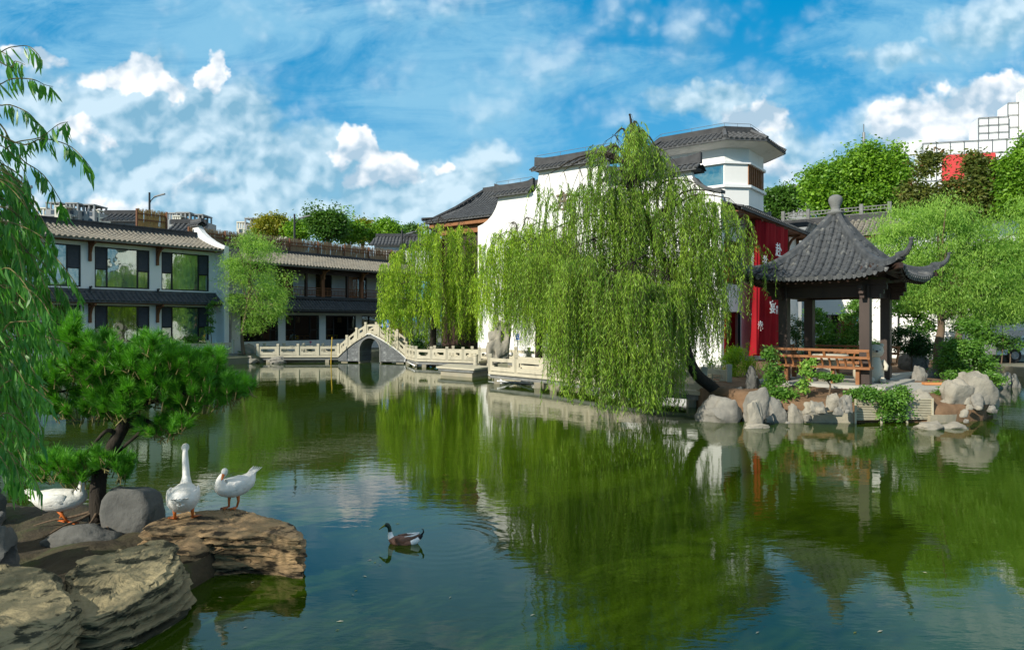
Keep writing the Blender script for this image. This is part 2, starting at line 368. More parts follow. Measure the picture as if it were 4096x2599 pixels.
# tiled roof slope: eave e0->e1, ridge r0->r1; cover tiles run straight down the slope
def tiles(mb, e0, e1, r0, r1, sp=.27, rad=.075, nseg=8, sag=.06, base=True, lip=.12):
    e0, e1, r0, r1 = map(Vector, (e0, e1, r0, r1)); d = (e1 - e0); L = d.length; d = d / L
    w = (r0 - e0); w = w - d * w.dot(d); B = w.length; w = w / B
    nrm = d.cross(w)
    if nrm.z < 0: nrm = -nrm
    a0 = (r0 - e0).dot(d); a1 = (r1 - e0).dot(d)
    def bmax(a):
        if a < a0: return B * max(a, 0) / max(a0, 1e-6)
        if a > a1: return B * max(L - a, 0) / max(L - a1, 1e-6)
        return B
    def pt(a, b): return e0 + d * a + w * b - nrm * (sag * B * 4 * (b / B) * (1 - b / B))
    if base:
        n = 10; A = sorted(set([0, L] + [min(max(x, 0), L) for x in (a0, a1)] + list(np.linspace(0, L, 9)))); rg = []
        for j in range(n + 1):
            rg.append([pt(a, bmax(a) * j / n) for a in A])
        mb.rings(rg, False, False)
        mb.rings([[p - nrm * .09 for p in r] for r in rg], False, False)
        mb.beam(e0 - nrm * .05, e1 - nrm * .05, .04, lip)
    k = int(L / sp); k = max(k, 1)
    for i in range(k + 1):
        a = L * (i + .0) / k; bm = bmax(min(max(a, .03), L - .03))
        if bm < .12: continue
        ns = max(1, int(round(nseg * bm / B)))
        for j in range(ns):
            b0 = bm * j / ns - (.04 if j == 0 else 0); b1 = bm * (j + 1) / ns + .01
            rg = []
            for b, r in ((b0, rad * 1.12), (b1, rad * .9)):
                c = pt(a, b); rg.append([c + d * (r * math.cos(t)) + nrm * (r * math.sin(t)) for t in np.linspace(0, math.pi, 6)])
            mb.rings(rg, False, False)
            if j == 0: mb.add(rg[0], [(0, 1, 2, 3, 4, 5)])
PHI = math.atan2(.8, .6)
# ================================================================ SETTING
def water():
    m = bpy.data.materials.new('pond_water'); m.use_nodes = True; nt = m.node_tree; b = nt.nodes['Principled BSDF']
    b.inputs['Roughness'].default_value = .02; b.inputs['IOR'].default_value = 1.40
    b.inputs['Specular IOR Level'].default_value = .62
    tc = nt.nodes.new('ShaderNodeTexCoord'); v = tc.outputs['Object']
    sp = nt.nodes.new('ShaderNodeSeparateXYZ'); nt.links.new(v, sp.inputs[0]); x = N(nt, sp.outputs[0]); y = N(nt, sp.outputs[1])
    col = nmix(nt, nnoise(nt, v, .12, 3), (.011, .030, .001), (.036, .064, .002)); nt.links.new(col, b.inputs['Base Color'])
    rip = nnoise(nt, nvec(nt, x * .8, y * 1.7, 0.0), 3.2, 3, .45, .2)
    fine = nnoise(nt, nvec(nt, x * 1.0, y * 2.2, 4.0), 11, 2, .4)
    big = nnoise(nt, nvec(nt, x, y * 1.3, 2.0), .7, 2, .5)
    patch = nnoise(nt, nvec(nt, x, y, 9.0), .22, 2, .5).step(.38, .62)
    h = rip * .0025 + fine * .0005 + big * .0045
    h = h * (patch * .75 + .45)
    def ring(cx, cy, rad, wl, amp, fall):
        dxx = x - cx; dyy = y - cy; r = (dxx * dxx + dyy * dyy)._m('SQRT')
        s = (r * (2 * math.pi / wl))._m('SINE'); e = ((r - rad).ab() / fall * -1.0 + 1.0).mx(0)
        return s * e * amp
    for a in RINGS[:1]: h = h + ring(*a)
    bn = nt.nodes.new('ShaderNodeBump'); bn.inputs['Distance'].default_value = 1.0; bn.inputs['Strength'].default_value = 1
    nt.links.new(h.s, bn.inputs['Height']); nt.links.new(bn.outputs[0], b.inputs['Normal'])
    M['water'] = m
    mb = MB(); mb.add([(-70, -12, 0), (60, -12, 0), (60, 70, 0), (-70, 70, 0)], [(0, 1, 2, 3)])
    struct('water', mb, 'water', recalc=False)
duckp = G(1610, 2172)
RINGS = [(duckp.x + .5, duckp.y + .1, .55, .15, .0003, .6), (G(2790, 2420).x, G(2790, 2420).y, .1, .09, .0012, .25),
         (G(3300, 2110).x, G(3300, 2110).y, 1.2, .34, .0004, 1.7)]
water()
# ground sheet with the pond cut out
pond = [(-40, 8), (-36, 16), (-30, 23.8), (-16.6, 41.6), (-12, 49.2), (-6.6, 51), (-4.6, 44), (-3.4, 40.2), (3.2, 34.2), (8.2, 30.2), (10, 30.2), (14, 33), (23, 33.6), (31, 33), (36, 20), (34, -8), (-40, -8)]
ctr = Vector((0, 20))
def ringmesh(name, pts, zt, zb, far, m, far_z=None):
    mb = MB(); P2 = []
    for i in range(len(pts)):
        a, b = Vector(pts[i]), Vector(pts[(i + 1) % len(pts)])
        for k in range(6):
            q = a.lerp(b, k / 6); j = noise.noise(Vector((q.x, q.y, 1)) * .7) * .25; P2.append(q + (q - ctr).normalized() * j)
    rg = []
    for s, z in ((-.15, zb), (0, zt - .12), (.25, zt), (6, zt), (60, zt + .05), (far, zt + .05)):
        rg.append([((p.x + (p - ctr).normalized().x * s), (p.y + (p - ctr).normalized().y * s), z) for p in P2])
    mb.rings(rg, False); return struct(name, mb, m)
ringmesh('ground', pond, .5, -.5, 2500, 'ground_mat')

def land(name, pts, zf, m, sub=26, rim=.35, zb=-.4, k=8):
    """land poured inside an outline, with a ragged rim; zf(x,y) gives its height"""
    mb = MB(); n = len(pts); PP = []
    for i in range(n):
        a, b = Vector(pts[i]), Vector(pts[(i + 1) % n])
        for j in range(k): PP.append(a.lerp(b, j / k))
    c = sum(PP, Vector((0, 0))) / len(PP); rg = []
    for s in [1.0, .995] + list(np.linspace(.97, .02, sub)):
        ring_ = []
        for q in PP:
            w = c.lerp(q, s); z = zf(w.x, w.y) + noise.noise(Vector((w.x * 1.7, w.y * 1.7, 0))) * .07 + noise.noise(Vector((w.x * 6, w.y * 6, 3))) * .025
            if s == 1.0: z = zb
            elif s > .99: z = zf(w.x, w.y) - .12
            ring_.append((w.x, w.y, z))
        rg.append(ring_)
    mb.rings(rg); return struct(name, mb, m, smooth=True)
isl = [G(2815, 1640), G(2960, 1672), G(3180, 1680), G(3420, 1690), G(3560, 1688), G(3790, 1690), G(3935, 1682), G(3975, 1655), G(3985, 1600), G(3990, 1560)]
isl = [(p.x, p.y) for p in isl] + [(19.0, 27.5), (21, 34), (14, 36), (9.7, 31.2), (6.6, 23.2), (5.6, 21)]
def isl_z(x, y): return .33 + max(0, min(1, (y - 17.35) / 1.3)) * .36
land('island_ground', isl, isl_z, 'soil')
# paving on the island
def slab(name, pts, z, t, m, parent=None):
    mb = MB(); mb.prism([(p[0], p[1], z - t) for p in pts], (0, 0, t)); return mb
struct('path', slab('path', [G(3560, 1530, .72), G(3720, 1532, .72), G(3880, 1528, .72), G(3750, 1560, .72), G(3560, 1568, .72)], .74, .1, 'paving'), 'paving')
struct('garden_path', slab('path', [G(3560, 1500, .8), G(3660, 1492, .8), G(3660, 1508, .8), G(3560, 1520, .8)], .86, .15, 'paving'), 'paving')
fg = [Vector((-9.5, 8.6)), G(60, 2050, 0), G(300, 2085, 0), G(560, 2120, 0), G(760, 2160), G(880, 2290, 0), G(700, 2400, 0), G(560, 2460), G(100, 2560), Vector((-4.4, 4.6)), Vector((-4.6, 1.0)), Vector((-9.5, .5))]
land('foreground_bank', [(p.x, p.y) for p in fg] , lambda x, y: .20 + .10 * noise.noise(Vector((x, y, 5))), 'soil_dark')

# ================================================================ BUILDINGS
def window(parent, x0, x1, z0, z1, y=0.0, side=.22, cur='curtain', part=.45, gl='glass', inner=.25, name='window', cover=(0, 1)):
    """dark frame with a large middle pane and two narrow side lights"""
    mb = MB(); t = .07; W = x1 - x0; a, b = x0 + W * side, x1 - W * side; f, k = y - .02, y + .08
    mb.box(x0, x1, f, k, z0, z0 + t); mb.box(x0, x1, f, k, z1 - t, z1); mb.box(x0, x0 + t, f, k, z0 + t, z1 - t); mb.box(x1 - t, x1, f, k, z0 + t, z1 - t)
    if side: 
        for c in (a, b): mb.box(c - t / 2, c + t / 2, f, k, z0 + t, z1 - t)
        zm = z0 + (z1 - z0) * part
        mb.box(x0 + t, a - t / 2, f, k, zm - t / 2, zm + t / 2); mb.box(b + t / 2, x1 - t, f, k, zm - t / 2, zm + t / 2)
    w = mb.build(name, 'frame_dark', parent)
    if side and gl == 'glass':
        s_ = MB(); zt_ = z0 + (z1 - z0) * part + t / 2; s_.box(x0 + t, a - t / 2, y + .012, y + .018, zt_, z1 - t); s_.build('insect_screen', 'curtain_dark', w)
        s_ = MB(); s_.box(b + t / 2, x1 - t, y + .012, y + .018, zt_, z1 - t); s_.build('insect_screen', 'curtain_dark', w)
    g = MB(); g.add([(x0 + t, y + .03, z0 + t), (x1 - t, y + .03, z0 + t), (x1 - t, y + .03, z1 - t), (x0 + t, y + .03, z1 - t)], [(0, 1, 2, 3)]); g.build('pane', gl, w)
    if cur:
        c = MB(); xs = np.linspace(x0 + W * cover[0], x0 + W * cover[1], 40); yy_ = [y + inner + .05 * math.sin(i * 1.7) for i in range(40)]
        c.rings([[(xs[i], yy_[i], z) for i in range(40)] for z in (z0 + .02, z1 - .02)], False, False); c.build('curtain', cur, w)
    return w
def wall_grid(mb, x0, x1, z0, z1, y0, y1, holes):
    """wall slab with rectangular openings: pieces butt end to end"""
    xs = sorted(set([x0, x1] + [h[0] for h in holes] + [h[1] for h in holes]))
    for a, b in zip(xs, xs[1:]):
        hs = sorted([h for h in holes if h[0] <= a + 1e-6 and h[1] >= b - 1e-6], key=lambda h: h[2]); z = z0
        for h in hs:
            if h[2] > z + 1e-6: mb.box(a, b, y0, y1, z, h[2])
            z = h[3]
        if z < z1 - 1e-6: mb.box(a, b, y0, y1, z, z1)
def bracket(parent, x, y, z, drop=1.0, out=.8, m='wood'):
    mb = MB(); mb.box(x - .07, x + .07, y - .14, y, z - drop, z)
    pts = [(x, y - .1, z - drop * .75)] + [(x, y - .1 - out * .8 * (1 - math.cos(R(a))), z - drop * .75 + (drop * .7) * math.sin(R(a))) for a in (20, 45, 70, 90)]
    for p, q in zip(pts, pts[1:]): mb.beam(p, q, .10, .13, up=(0, -1, 0))
    mb.box(x - .05, x + .05, y - out, y - .1, z - .1, z); return mb.build('bracket', m, parent)

# ---- guest house on the left
KA = Vector((-19.07, 43.94, 0))
A = thing('guest_house', 'long white two-storey guest house with dark-framed windows on the left bank', 'building', KA, PHI)
nb = 7; holes = []
for i in range(nb): holes += [(-3.45 - 3.7 * i, -.45 - 3.7 * i, 4.5, 6.8), (-3.45 - 3.7 * i, -.45 - 3.7 * i, 1.2, 3.5)]
LA = 3.7 * nb + .2
mb = MB(); wall_grid(mb, -LA, 0, .4, 7.3, 0, .3, holes); mb.box(-LA, -.0, 8, 8.3, .4, 8); mb.build('wall', 'plaster', A)
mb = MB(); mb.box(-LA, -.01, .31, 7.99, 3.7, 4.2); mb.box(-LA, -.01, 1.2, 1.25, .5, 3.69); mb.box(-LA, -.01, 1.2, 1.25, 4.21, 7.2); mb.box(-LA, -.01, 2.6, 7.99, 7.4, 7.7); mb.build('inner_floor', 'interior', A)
mb = MB(); tiles(mb, (-LA, -.95, 7.12), (-.02, -.95, 7.12), (-LA, 2.35, 8.15), (-.02, 2.35, 8.15), .27, .085, 9, .035); mb.build('roof', 'roof_tile', A)
mb = MB(); mb.box(-LA, -.02, 2.3, 2.62, 8.0, 8.42); mb.box(-LA, -.02, 2.26, 2.66, 8.42, 8.50); mb.build('ridge', 'ridge_dark', A)
mb = MB(); tiles(mb, (-LA, -.85, 3.74), (-.02, -.85, 3.74), (-LA, -.0, 4.28), (-.02, -.0, 4.28), .27, .085, 4, .02); mb.box(-LA, -.02, -.06, -.005, 4.26, 4.42); mb.build('lower_roof', 'roof_tile_dark', A)
mb = MB(); mb.box(-LA, -.02, -.75, 0, 7.0, 7.06); mb.box(-LA, -.02, -.7, 0, 3.6, 3.66); mb.build('eave_board', 'wood', A)
mb = MB()
prof = [(-1.02, .4), (-1.02, 7.38), (-.7, 7.42), (-.2, 7.56), (.4, 7.78), (1.1, 8.10), (1.7, 8.45), (2.1, 8.78), (2.25, 9.0), (2.9, 9.0), (2.9, .4)]
mb.prism([(0.0, y, z) for y, z in prof], (.32, 0, 0)); mb.build('end_wall', 'plaster', A)
mb = MB(); tiles(mb, (-.15, 1.95, 9.0), (-.15, 3.2, 9.0), (.16, 1.95, 9.22), (.16, 3.2, 9.22), .25, .06, 2, .0); tiles(mb, (.47, 3.2, 9.0), (.47, 1.95, 9.0), (.16, 3.2, 9.22), (.16, 1.95, 9.22), .25, .06, 2, .0)
mb.box(.06, .26, 1.9, 3.3, 9.2, 9.42); mb.build('wall_cap', 'roof_tile_dark', A)
for i in range(nb):
    x1, x0 = -.45 - 3.7 * i, -3.45 - 3.7 * i
    window(A, x0, x1, 4.5, 6.8, .06, cur='curtain', cover=(.0, 1.0) if i != 1 else (0, 1))
    window(A, x0, x1, 1.2, 3.5, .06, cur='curtain' if i in (0, 3, 5) else 'curtain_dark')
    if i < nb:
        bracket(A, -3.72 - 3.7 * i, 0, 7.0, 1.05); bracket(A, -3.72 - 3.7 * i, 0, 3.58, 1.05)
        mb = MB(); mb.tube([(-3.72 - 3.7 * i, -.12, 4.36), (-3.72 - 3.7 * i, -.12, 4.55)], .06, 8); mb.tube([(-3.72 - 3.7 * i, -.10, 4.5), (-3.72 - 3.7 * i, -.26, 4.52)], .055, 8); mb.build('wall_lamp', 'metal_dark', A)

# ---- restaurant wing behind the arch bridge
KB = Vector((-13, 52, 0))
B = thing('restaurant_wing', 'white ground floor restaurant with brown wooden balcony above and tiled roofs, behind the arched bridge', 'building', KB, PHI)
BX0, BX1 = -9.0, 9.6; holes = [(-1.45 + 3.46 * k, 1.43 + 3.46 * k, 1.23, 3.04) for k in range(-2, 3)]
mb = MB(); wall_grid(mb, BX0, BX1, .4, 3.8, 0, .3, [h for h in holes if h[0] > BX0 and h[1] < BX1]); mb.build('wall', 'plaster_old', B)
mb = MB(); up = []
for x in (-4.1, -.62, 2.9, 6.4): up.append((x - .75, x + .75, 4.45, 6.15))
wall_grid(mb, BX0, BX1, 4.41, 7.05, 1.3, 1.5, up); mb.build('upper_wall', 'plaster_old', B)
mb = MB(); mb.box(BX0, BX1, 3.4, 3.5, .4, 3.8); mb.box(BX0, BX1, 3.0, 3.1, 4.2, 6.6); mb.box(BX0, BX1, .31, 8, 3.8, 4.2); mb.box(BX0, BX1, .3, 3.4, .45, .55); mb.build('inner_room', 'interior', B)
mb = MB(); mb.box(BX0, BX1, -.12, 1.28, 4.2, 4.4); mb.build('balcony_floor', 'ridge_dark', B)
mb = MB(); tiles(mb, (BX0, -1.0, 3.42), (BX1, -1.0, 3.42), (BX0, -.13, 4.1), (BX1, -.13, 4.1), .26, .085, 4, .02); mb.build('lower_roof', 'roof_tile_dark', B)
mb = MB(); mb.box(BX0, BX1, -.9, 0, 3.22, 3.30); mb.box(BX0, BX1, -.92, -.84, 3.2, 3.4); mb.build('eave_board', 'frame_dark', B)
mb = MB(); tiles(mb, (BX0, -.95, 6.52), (BX1, -.95, 6.52), (BX0, 2.3, 7.62), (BX1, 2.3, 7.62), .27, .085, 9, .035); mb.build('roof', 'roof_tile', B)
mb = MB(); mb.box(BX0, BX1, 2.28, 2.6, 7.5, 7.86); mb.build('ridge', 'ridge_dark', B)
mb = MB(); mb.box(BX0, BX1, -.12, .06, 6.05, 6.32); mb.box(BX0, BX1, -.7, 1.3, 6.36, 6.42); mb.build('roof_beam', 'wood_dark', B)
for x in (-4.9, -3.2, -1.75, .55, 1.95, 4.4, 5.4, 7.6):
    mb = MB(); w = .14 if x in (-4.9, -1.75, 1.95, 5.4) else .08; mb.box(x - w, x + w, -.1, .1, 4.4, 6.05); mb.build('balcony_post', 'wood_dark' if w < .1 else 'wood', B)
for x in (-1.75, 1.95, 5.4): bracket(B, x, -.1, 6.4, .7, .7, 'wood_light')
mb = MB()
for a, b in ((-4.9, -3.2), (-3.2, -1.75), (-1.75, .55), (.55, 1.95), (1.95, 4.4), (4.4, 5.4), (5.4, 7.6), (-7, -4.9)):
    mb.box(a + .15, b - .15, -.03, .03, 5.02, 5.08); mb.box(a + .15, b - .15, -.02, .02, 4.48, 4.53); mb.box(a + .15, b - .15, -.02, .02, 4.88, 4.92)
    for x in np.arange(a + .2, b - .1, .13): mb.box(x - .018, x + .018, -.015, .015, 4.53, 4.88)
mb.build('balcony_railing', 'wood', B)
mb = MB(); x0, x1 = .75, 1.65
mb.box(x0, x0 + .07, .1, .16, 4.42, 6.03); mb.box(x1 - .07, x1, .1, .16, 4.42, 6.03); mb.box(x0 + .07, x1 - .07, .1, .16, 5.95, 6.03); mb.box(x0 + .07, x1 - .07, .1, .16, 4.42, 4.5)
for i in range(-8, 18):
    a = x0 + i * .12
    for s in (1, -1):
        p0, p1 = (a, 4.5), (a + s * 1.45, 5.95)
        lo, hi = 0.0, 1.0
        for q in range(40): pass
        ts = [t for t in np.linspace(0, 1, 60) if x0 + .07 <= p0[0] + (p1[0] - p0[0]) * t <= x1 - .07]
        if len(ts) > 2:
            f = lambda t: (p0[0] + (p1[0] - p0[0]) * t, .13 + .012 * s, p0[1] + 1.45 * t)
            mb.beam(f(ts[0]), f(ts[-1]), .02, .022, up=(0, 1, 0))
mb.build('lattice_screen', 'wood_light', B)
for h in holes:
    if h[0] > BX0 and h[1] < BX1: window(B, *h, y=.06, side=.27 if h[0] > -5 else .2, part=.42, cur=None, gl='glass_dim')
for k, (a, b, z0, z1) in enumerate(up): window(B, a, b, z0, z1, y=1.34, side=0, cur='curtain_gold' if k == 1 else 'curtain_dark', cover=(.15, .5) if k == 1 else (.6, 1), gl='glass_dim', name='balcony_door')
mb = MB()
# pendant lamps, tables, chairs and a seated guest inside the restaurant
def inB(x, y, z): return KB + Matrix.Rotation(PHI, 3, 'Z') @ Vector((x, y, z))
for k, (x, y) in enumerate(((-4.0, .9), (.55, .9), (2.9, .9), (-2.75, 1.6))):
    o = thing('pendant_lamp', ['drum pendant lamp hanging in the restaurant window with the seated guest', 'drum pendant lamp hanging in the restaurant window left of the bridge', 'drum pendant lamp hanging in the restaurant window just above the bridge', 'small pendant lamp deeper in the room, right of the seated guest'][k], 'lamp', inB(x, y, 2.5), PHI, 'pendant lamps in the restaurant')
    q = MB(); q.lathe([(.01, .0), (.15, 0), (.15, .42), (.01, .42)], n=12); q.build('lamp_shade', 'lantern', o); q = MB(); q.tube([(0, 0, .42), (0, 0, 1.3)], .01, 4); q.build('cord', 'metal_dark', o)
def table(x, y, m, lab, g):
    o = thing('table', lab, 'table', inB(x, y, .6), PHI, g); q = MB(); q.box(-.5, .5, -.35, .35, .9, .95); q.build('table_top', m, o)
    for a in (-.45, .45):
        for b in (-.3, .3): q = MB(); q.box(a - .03, a + .03, b - .03, b + .03, 0, .9); q.build('leg', m, o)
table(-.35, .95, 'yellow_wood', 'bright yellow wooden table behind the restaurant window left of the bridge', 'restaurant tables')
table(-3.1, 1.3, 'wood_light', 'brown wooden table beside the seated guest in the restaurant', 'restaurant tables')
def chair(x, y, rz, lab, m='wood_light'):
    o = thing('chair', lab, 'chair', inB(x, y, .6), PHI + rz, 'restaurant chairs'); q = MB(); q.box(-.22, .22, -.2, .2, .48, .52); q.build('seat', m, o)
    q = MB(); q.box(-.22, .22, -.22, -.18, .88, .98); q.box(-.22, .22, -.22, -.18, .70, .76); q.build('backrest', m, o)
    for a in (-.2, .2):
        for b in (-.2, .18): q = MB(); q.box(a - .02, a + .02, b - .02, b + .02, 0, .48 if b > 0 else .95); q.build('leg', m, o)
chair(-3.7, .75, 0, 'yellow wooden chair under the white-shirted guest', 'yellow_wood'); chair(-4.5, .8, .3, 'wooden chair left of the white-shirted guest')
chair(-2.6, .75, -.2, 'wooden chair right of the white-shirted guest'); chair(-1.1, .7, .2, 'reddish wooden chair left of the yellow table', 'wood')
def person_seated(loc, rz):
    q = MB(); q.m = 0
    q.tube([(0, 0, .45), (0, .0, .6), (0, .01, .85), (0, .02, 1.0), (0, .03, 1.06)], [(.17, .12), (.16, .11), (.20, .11), (.17, .09), (.06, .06)], 14)
    for s in (-1, 1):
        q.m = 0; q.tube([(s * .17, .02, 1.0), (s * .23, .06, .82), (s * .22, .1, .70)], [.055, .05, .045], 8)
        q.m = 1; q.tube([(s * .22, .1, .71), (s * .14, .30, .72), (s * .11, .36, .73)], [.04, .032, .03], 8)
        q.m = 2; q.tube([(s * .09, 0, .5), (s * .11, .40, .52), (s * .11, .44, .45), (s * .11, .42, .05)], [.09, .075, .065, .045], 8)
    q.m = 1; q.tube([(0, .03, 1.03), (0, .05, 1.12)], .05, 8); q.ball((0, .07, 1.22), (.08, .10, .12), 12)
    q.ball((0, .17, 1.21), (.014, .02, .02), 6)
    o = q.build('person', ['shirt', 'skin', 'metal_dark'], None, True); o.location = loc; o.rotation_euler = (0, 0, rz)
    tag(o, 'guest in a white shirt sitting with back to the restaurant window', 'person')
    h = MB(); h.ball((0, .05, 1.25), (.088, .10, .11), 12); h.build('hair', 'hair', o, True)
person_seated(inB(-3.7, .80, .62), PHI)

# reed fence along the terrace behind both roofs
def reed_fence(name, p, q, z0, z1, lab, m='reed', post=2.6, seed=0, rails=True, front=(.8, -.6)):
    p, q = Vector((*p, 0)), Vector((*q, 0)); L = (q - p).length; d = (q - p) / L; rn = random.Random(seed)
    o = thing(name, lab, 'fence', (p.x, p.y, 0)); n = int(L / .008); vs = []
    for i in range(n):
        a = p + d * (i * .008 + rn.uniform(-.02, .02)); off = Vector((*front, 0)) * rn.uniform(-.04, .04); b = a + d * rn.uniform(-.07, .07)
        zt = z1 + rn.uniform(-.18, .10); w = d * .017; a = a + off; b = b + off
        vs += [(a - w) + Vector((0, 0, z0)), (a + w) + Vector((0, 0, z0)), (b + w * .6) + Vector((0, 0, zt)), (b - w * .6) + Vector((0, 0, zt))]
    npmesh('reed_mat', [tuple(v) for v in vs], 4, m, o)
    f = Vector((*front, 0)) * .09
    if rails:
        for k in range(int(L / post) + 1):
            c = p + d * (k * post) + f; r = MB(); r.box(-.05, .05, -.05, .05, z0 - .1, z1 + .03)
            r.v = [(v[0] + c.x, v[1] + c.y, v[2]) for v in r.v]; r.build('post', 'wood', o, world=True)
        r = MB()
        for zz in (z1 - .28, z0 + .75 * (z1 - z0) - .2): r.beam(p + f + Vector((0, 0, zz)), q + f + Vector((0, 0, zz)), .04, .06)
        r.build('rail', 'wood', o, world=True)
    return o
def lB(x, y): v = inB(x, y, 0); return (v.x, v.y)
reed_fence('reed_fence', lB(-10.4, 2.9), lB(9.5, 2.9), 7.7, 8.85, 'long weathered reed fence with wooden posts above the restaurant roof')
reed_fence('reed_screen', (P(548, 900, 46).x, 46), (P(668, 900, 47.5).x, 47.5), 8.2, 10.15, 'short golden reed screen standing behind the guest house roof', 'reed_gold', seed=2, post=1.95, front=(.3, -.95))
def small_gable(name, x0, x1, ye, yr, Y, lab, wallm='plaster'):
    a, b = P(x0, ye, Y), P(x1, ye, Y + .5); c, d = P(x0 + (x1 - x0) * .1, yr, Y + 2), P(x1, yr, Y + 2.3)
    o = thing(name, lab, 'building', (a.x, a.y, .5)); q = MB(); tiles(q, a, b, c, d, .3, .09, 3, .03); q.build('roof', 'roof_tile_dark', o, world=True)
    q = MB(); q.beam(c + Vector((0, 0, .1)), d + Vector((0, 0, .1)), .3, .3); q.build('ridge', 'ridge_dark', o, world=True)
    q = MB(); q.prism([(a.x + .4, a.y + .5, a.z - 2.6), (b.x - .3, b.y + .5, a.z - 2.6), (b.x - .3, b.y + .5, a.z + .05), (a.x + .4, a.y + .5, a.z + .05)], (0, 3, 0)); q.build('wall', wallm, o, world=True)
    return o
small_gable('terrace_house', 405, 560, 880, 855, 50, 'low tiled terrace roof left of the golden reed screen', 'metal_grey')
small_gable('terrace_gable', 668, 828, 925, 892, 47.6, 'small tiled gable between golden reed screen and restaurant roof')
small_gable('low_hall', 1475, 1760, 978, 946, 62, 'low grey-roofed hall behind the end of the reed fence')

# ---- main hall with stepped gable wall
KC = Vector((9.5, 31, 0))
def cl(x, y, z=0): return KC + Matrix.Rotation(PHI, 3, 'Z') @ Vector((x, y, z))
H = thing('courtyard_hall', 'big white hall with stepped gable wall and black tiled copings behind the willows', 'building', KC, PHI)
out = [(0, .3), (0, 8.4), (.3, 8.48), (.7, 8.62), (1.05, 8.85), (1.3, 9.15), (1.42, 9.5), (1.45, 9.62), (5.9, 9.62), (5.9, 10.72), (10.05, 10.72), (10.08, 10.35), (10.16, 10.0), (10.3, 9.72), (10.42, 9.62), (12.82, 9.62), (12.9, 9.3), (13.05, 9.0), (13.3, 8.65), (13.65, 8.38), (14.0, 8.2), (14.35, 8.1), (14.35, .3)]
mb = MB(); mb.prism([(0, y, z) for y, z in out], (.35, 0, 0)); mb.build('gable_wall', 'plaster', H)
def coping(y0, y1, z, parent):
    q = MB()
    for s in (-1, 1):
        e = .175 + s * .52; a, b = (e, y0, z + .06), (e, y1, z + .06); c, d = (.175, y0 + .05, z + .36), (.175, y1 - .05, z + .36)
        tiles(q, a if s > 0 else b, b if s > 0 else a, c if s > 0 else d, d if s > 0 else c, .26, .075, 2, -.02)
    q.box(-.12, .47, y0 + .1, y1 - .1, z - .0, z + .06); q.box(-.2, .55, y0 + .06, y1 - .06, z + .0605, z + .10); o = q.build('coping', 'roof_tile_dark', parent)
    q = MB(); n = 8; rg = []
    for i in range(n + 1):
        t = i / n; yy_ = y0 - .05 + (y1 - y0 + .1) * t; up_ = .14 * abs(2 * t - 1) ** 6
        rg.append([(.05, yy_, z + .34), (.30, yy_, z + .34), (.27, yy_, z + .70 + up_), (.08, yy_, z + .70 + up_)])
    q.rings(rg); q.build('coping_ridge', 'ridge_dark', o)
coping(10.55, 13.15, 9.62, H); coping(5.6, 10.35, 10.72, H); coping(1.05, 5.9, 9.62, H)
mb = MB(); cv = [(-.03, 8.45), (0.02, 8.455), (.3, 8.52), (.7, 8.66), (1.05, 8.89), (1.3, 9.19)]
for (a, b), (c, d) in zip(cv, cv[1:]): mb.beam((.175, a, b + .06), (.175, c, d + .06), .55, .14)
mb.build('sloping_coping', 'roof_tile_dark', H)
for a, b, z in ((10.6, 13.1, 10.35), (5.7, 10.3, 11.45)):
    q = MB(); q.tube([(.17, a, z), (.17, a, z + .18), (.17, b, z + .18), (.17, b, z)], .012, 4)
    for y in np.linspace(a, b, 4)[1:-1]: q.tube([(.17, y, z), (.17, y, z + .18)], .012, 4)
    q.build('lightning_rod', 'metal_grey', H)
# side facade along +x
holes = [(.25, 2.75, 4.35, 6.4), (.25, 2.75, .9, 3.05), (4.2, 6.6, 4.35, 6.4), (4.2, 6.6, .9, 3.05), (7.8, 10.2, 4.35, 6.4), (7.8, 10.2, .9, 3.05)]
mb = MB(); wall_grid(mb, .36, 13.2, .3, 7.95, 0, .3, [(max(h[0], .36), *h[1:]) for h in holes]); mb.build('side_wall', 'plaster', H)
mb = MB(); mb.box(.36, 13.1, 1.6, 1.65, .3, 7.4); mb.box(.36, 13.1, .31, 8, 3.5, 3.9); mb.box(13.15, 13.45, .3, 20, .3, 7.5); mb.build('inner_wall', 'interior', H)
for h in holes: window(H, max(h[0], .4), h[1], h[2], h[3], y=.06, side=.0, cur='curtain_purple', cover=(.45, .8), gl='glass')
mb = MB(); tiles(mb, (.0, -.95, 7.72), (13.6, -.95, 7.72), (.36, 1.3, 8.65), (13.6, 1.3, 8.65), .27, .08, 6, .03); mb.build('side_roof', 'roof_tile_dark', H)
mb = MB(); mb.box(.36, 13.6, 1.25, 1.6, 8.5, 8.95); mb.box(.36, 13.6, 1.6, 12, 8.3, 8.6); mb.build('side_ridge', 'ridge_dark', H)
mb = MB(); mb.box(.36, 13.5, -.8, 0, 7.58, 7.64); mb.build('eave_board', 'wood', H)
for x in (3.45, 7.2, 10.6, 12.8): bracket(H, x, 0, 7.56, 1.2)
def rail_run(parent, p, q, h, n, m, sub='terrace_railing', rw=.05):
    p, q = Vector(p), Vector(q); mb = MB()
    for i in range(n + 1):
        c = p.lerp(q, i / n); mb.box(c.x - .1, c.x + .1, c.y - .1, c.y + .1, c.z, c.z + h + .12)
    for k in (.15, .55, .9): mb.beam(p + Vector((0, 0, h * k)), q + Vector((0, 0, h * k)), rw, rw)
    L = (q - p).length
    for i in range(int(L / .22)):
        c = p.lerp(q, (i + .5) * .22 / L); mb.beam(c + Vector((0, 0, h * .55)), c + Vector((0, 0, h * .9)), .04, .04, up=(1, 0, 0))
    return mb.build(sub, m, parent)
rail_run(H, (5.5, 1.75, 8.9), (13.3, 1.75, 8.9), .42, 5, 'stone_dark')
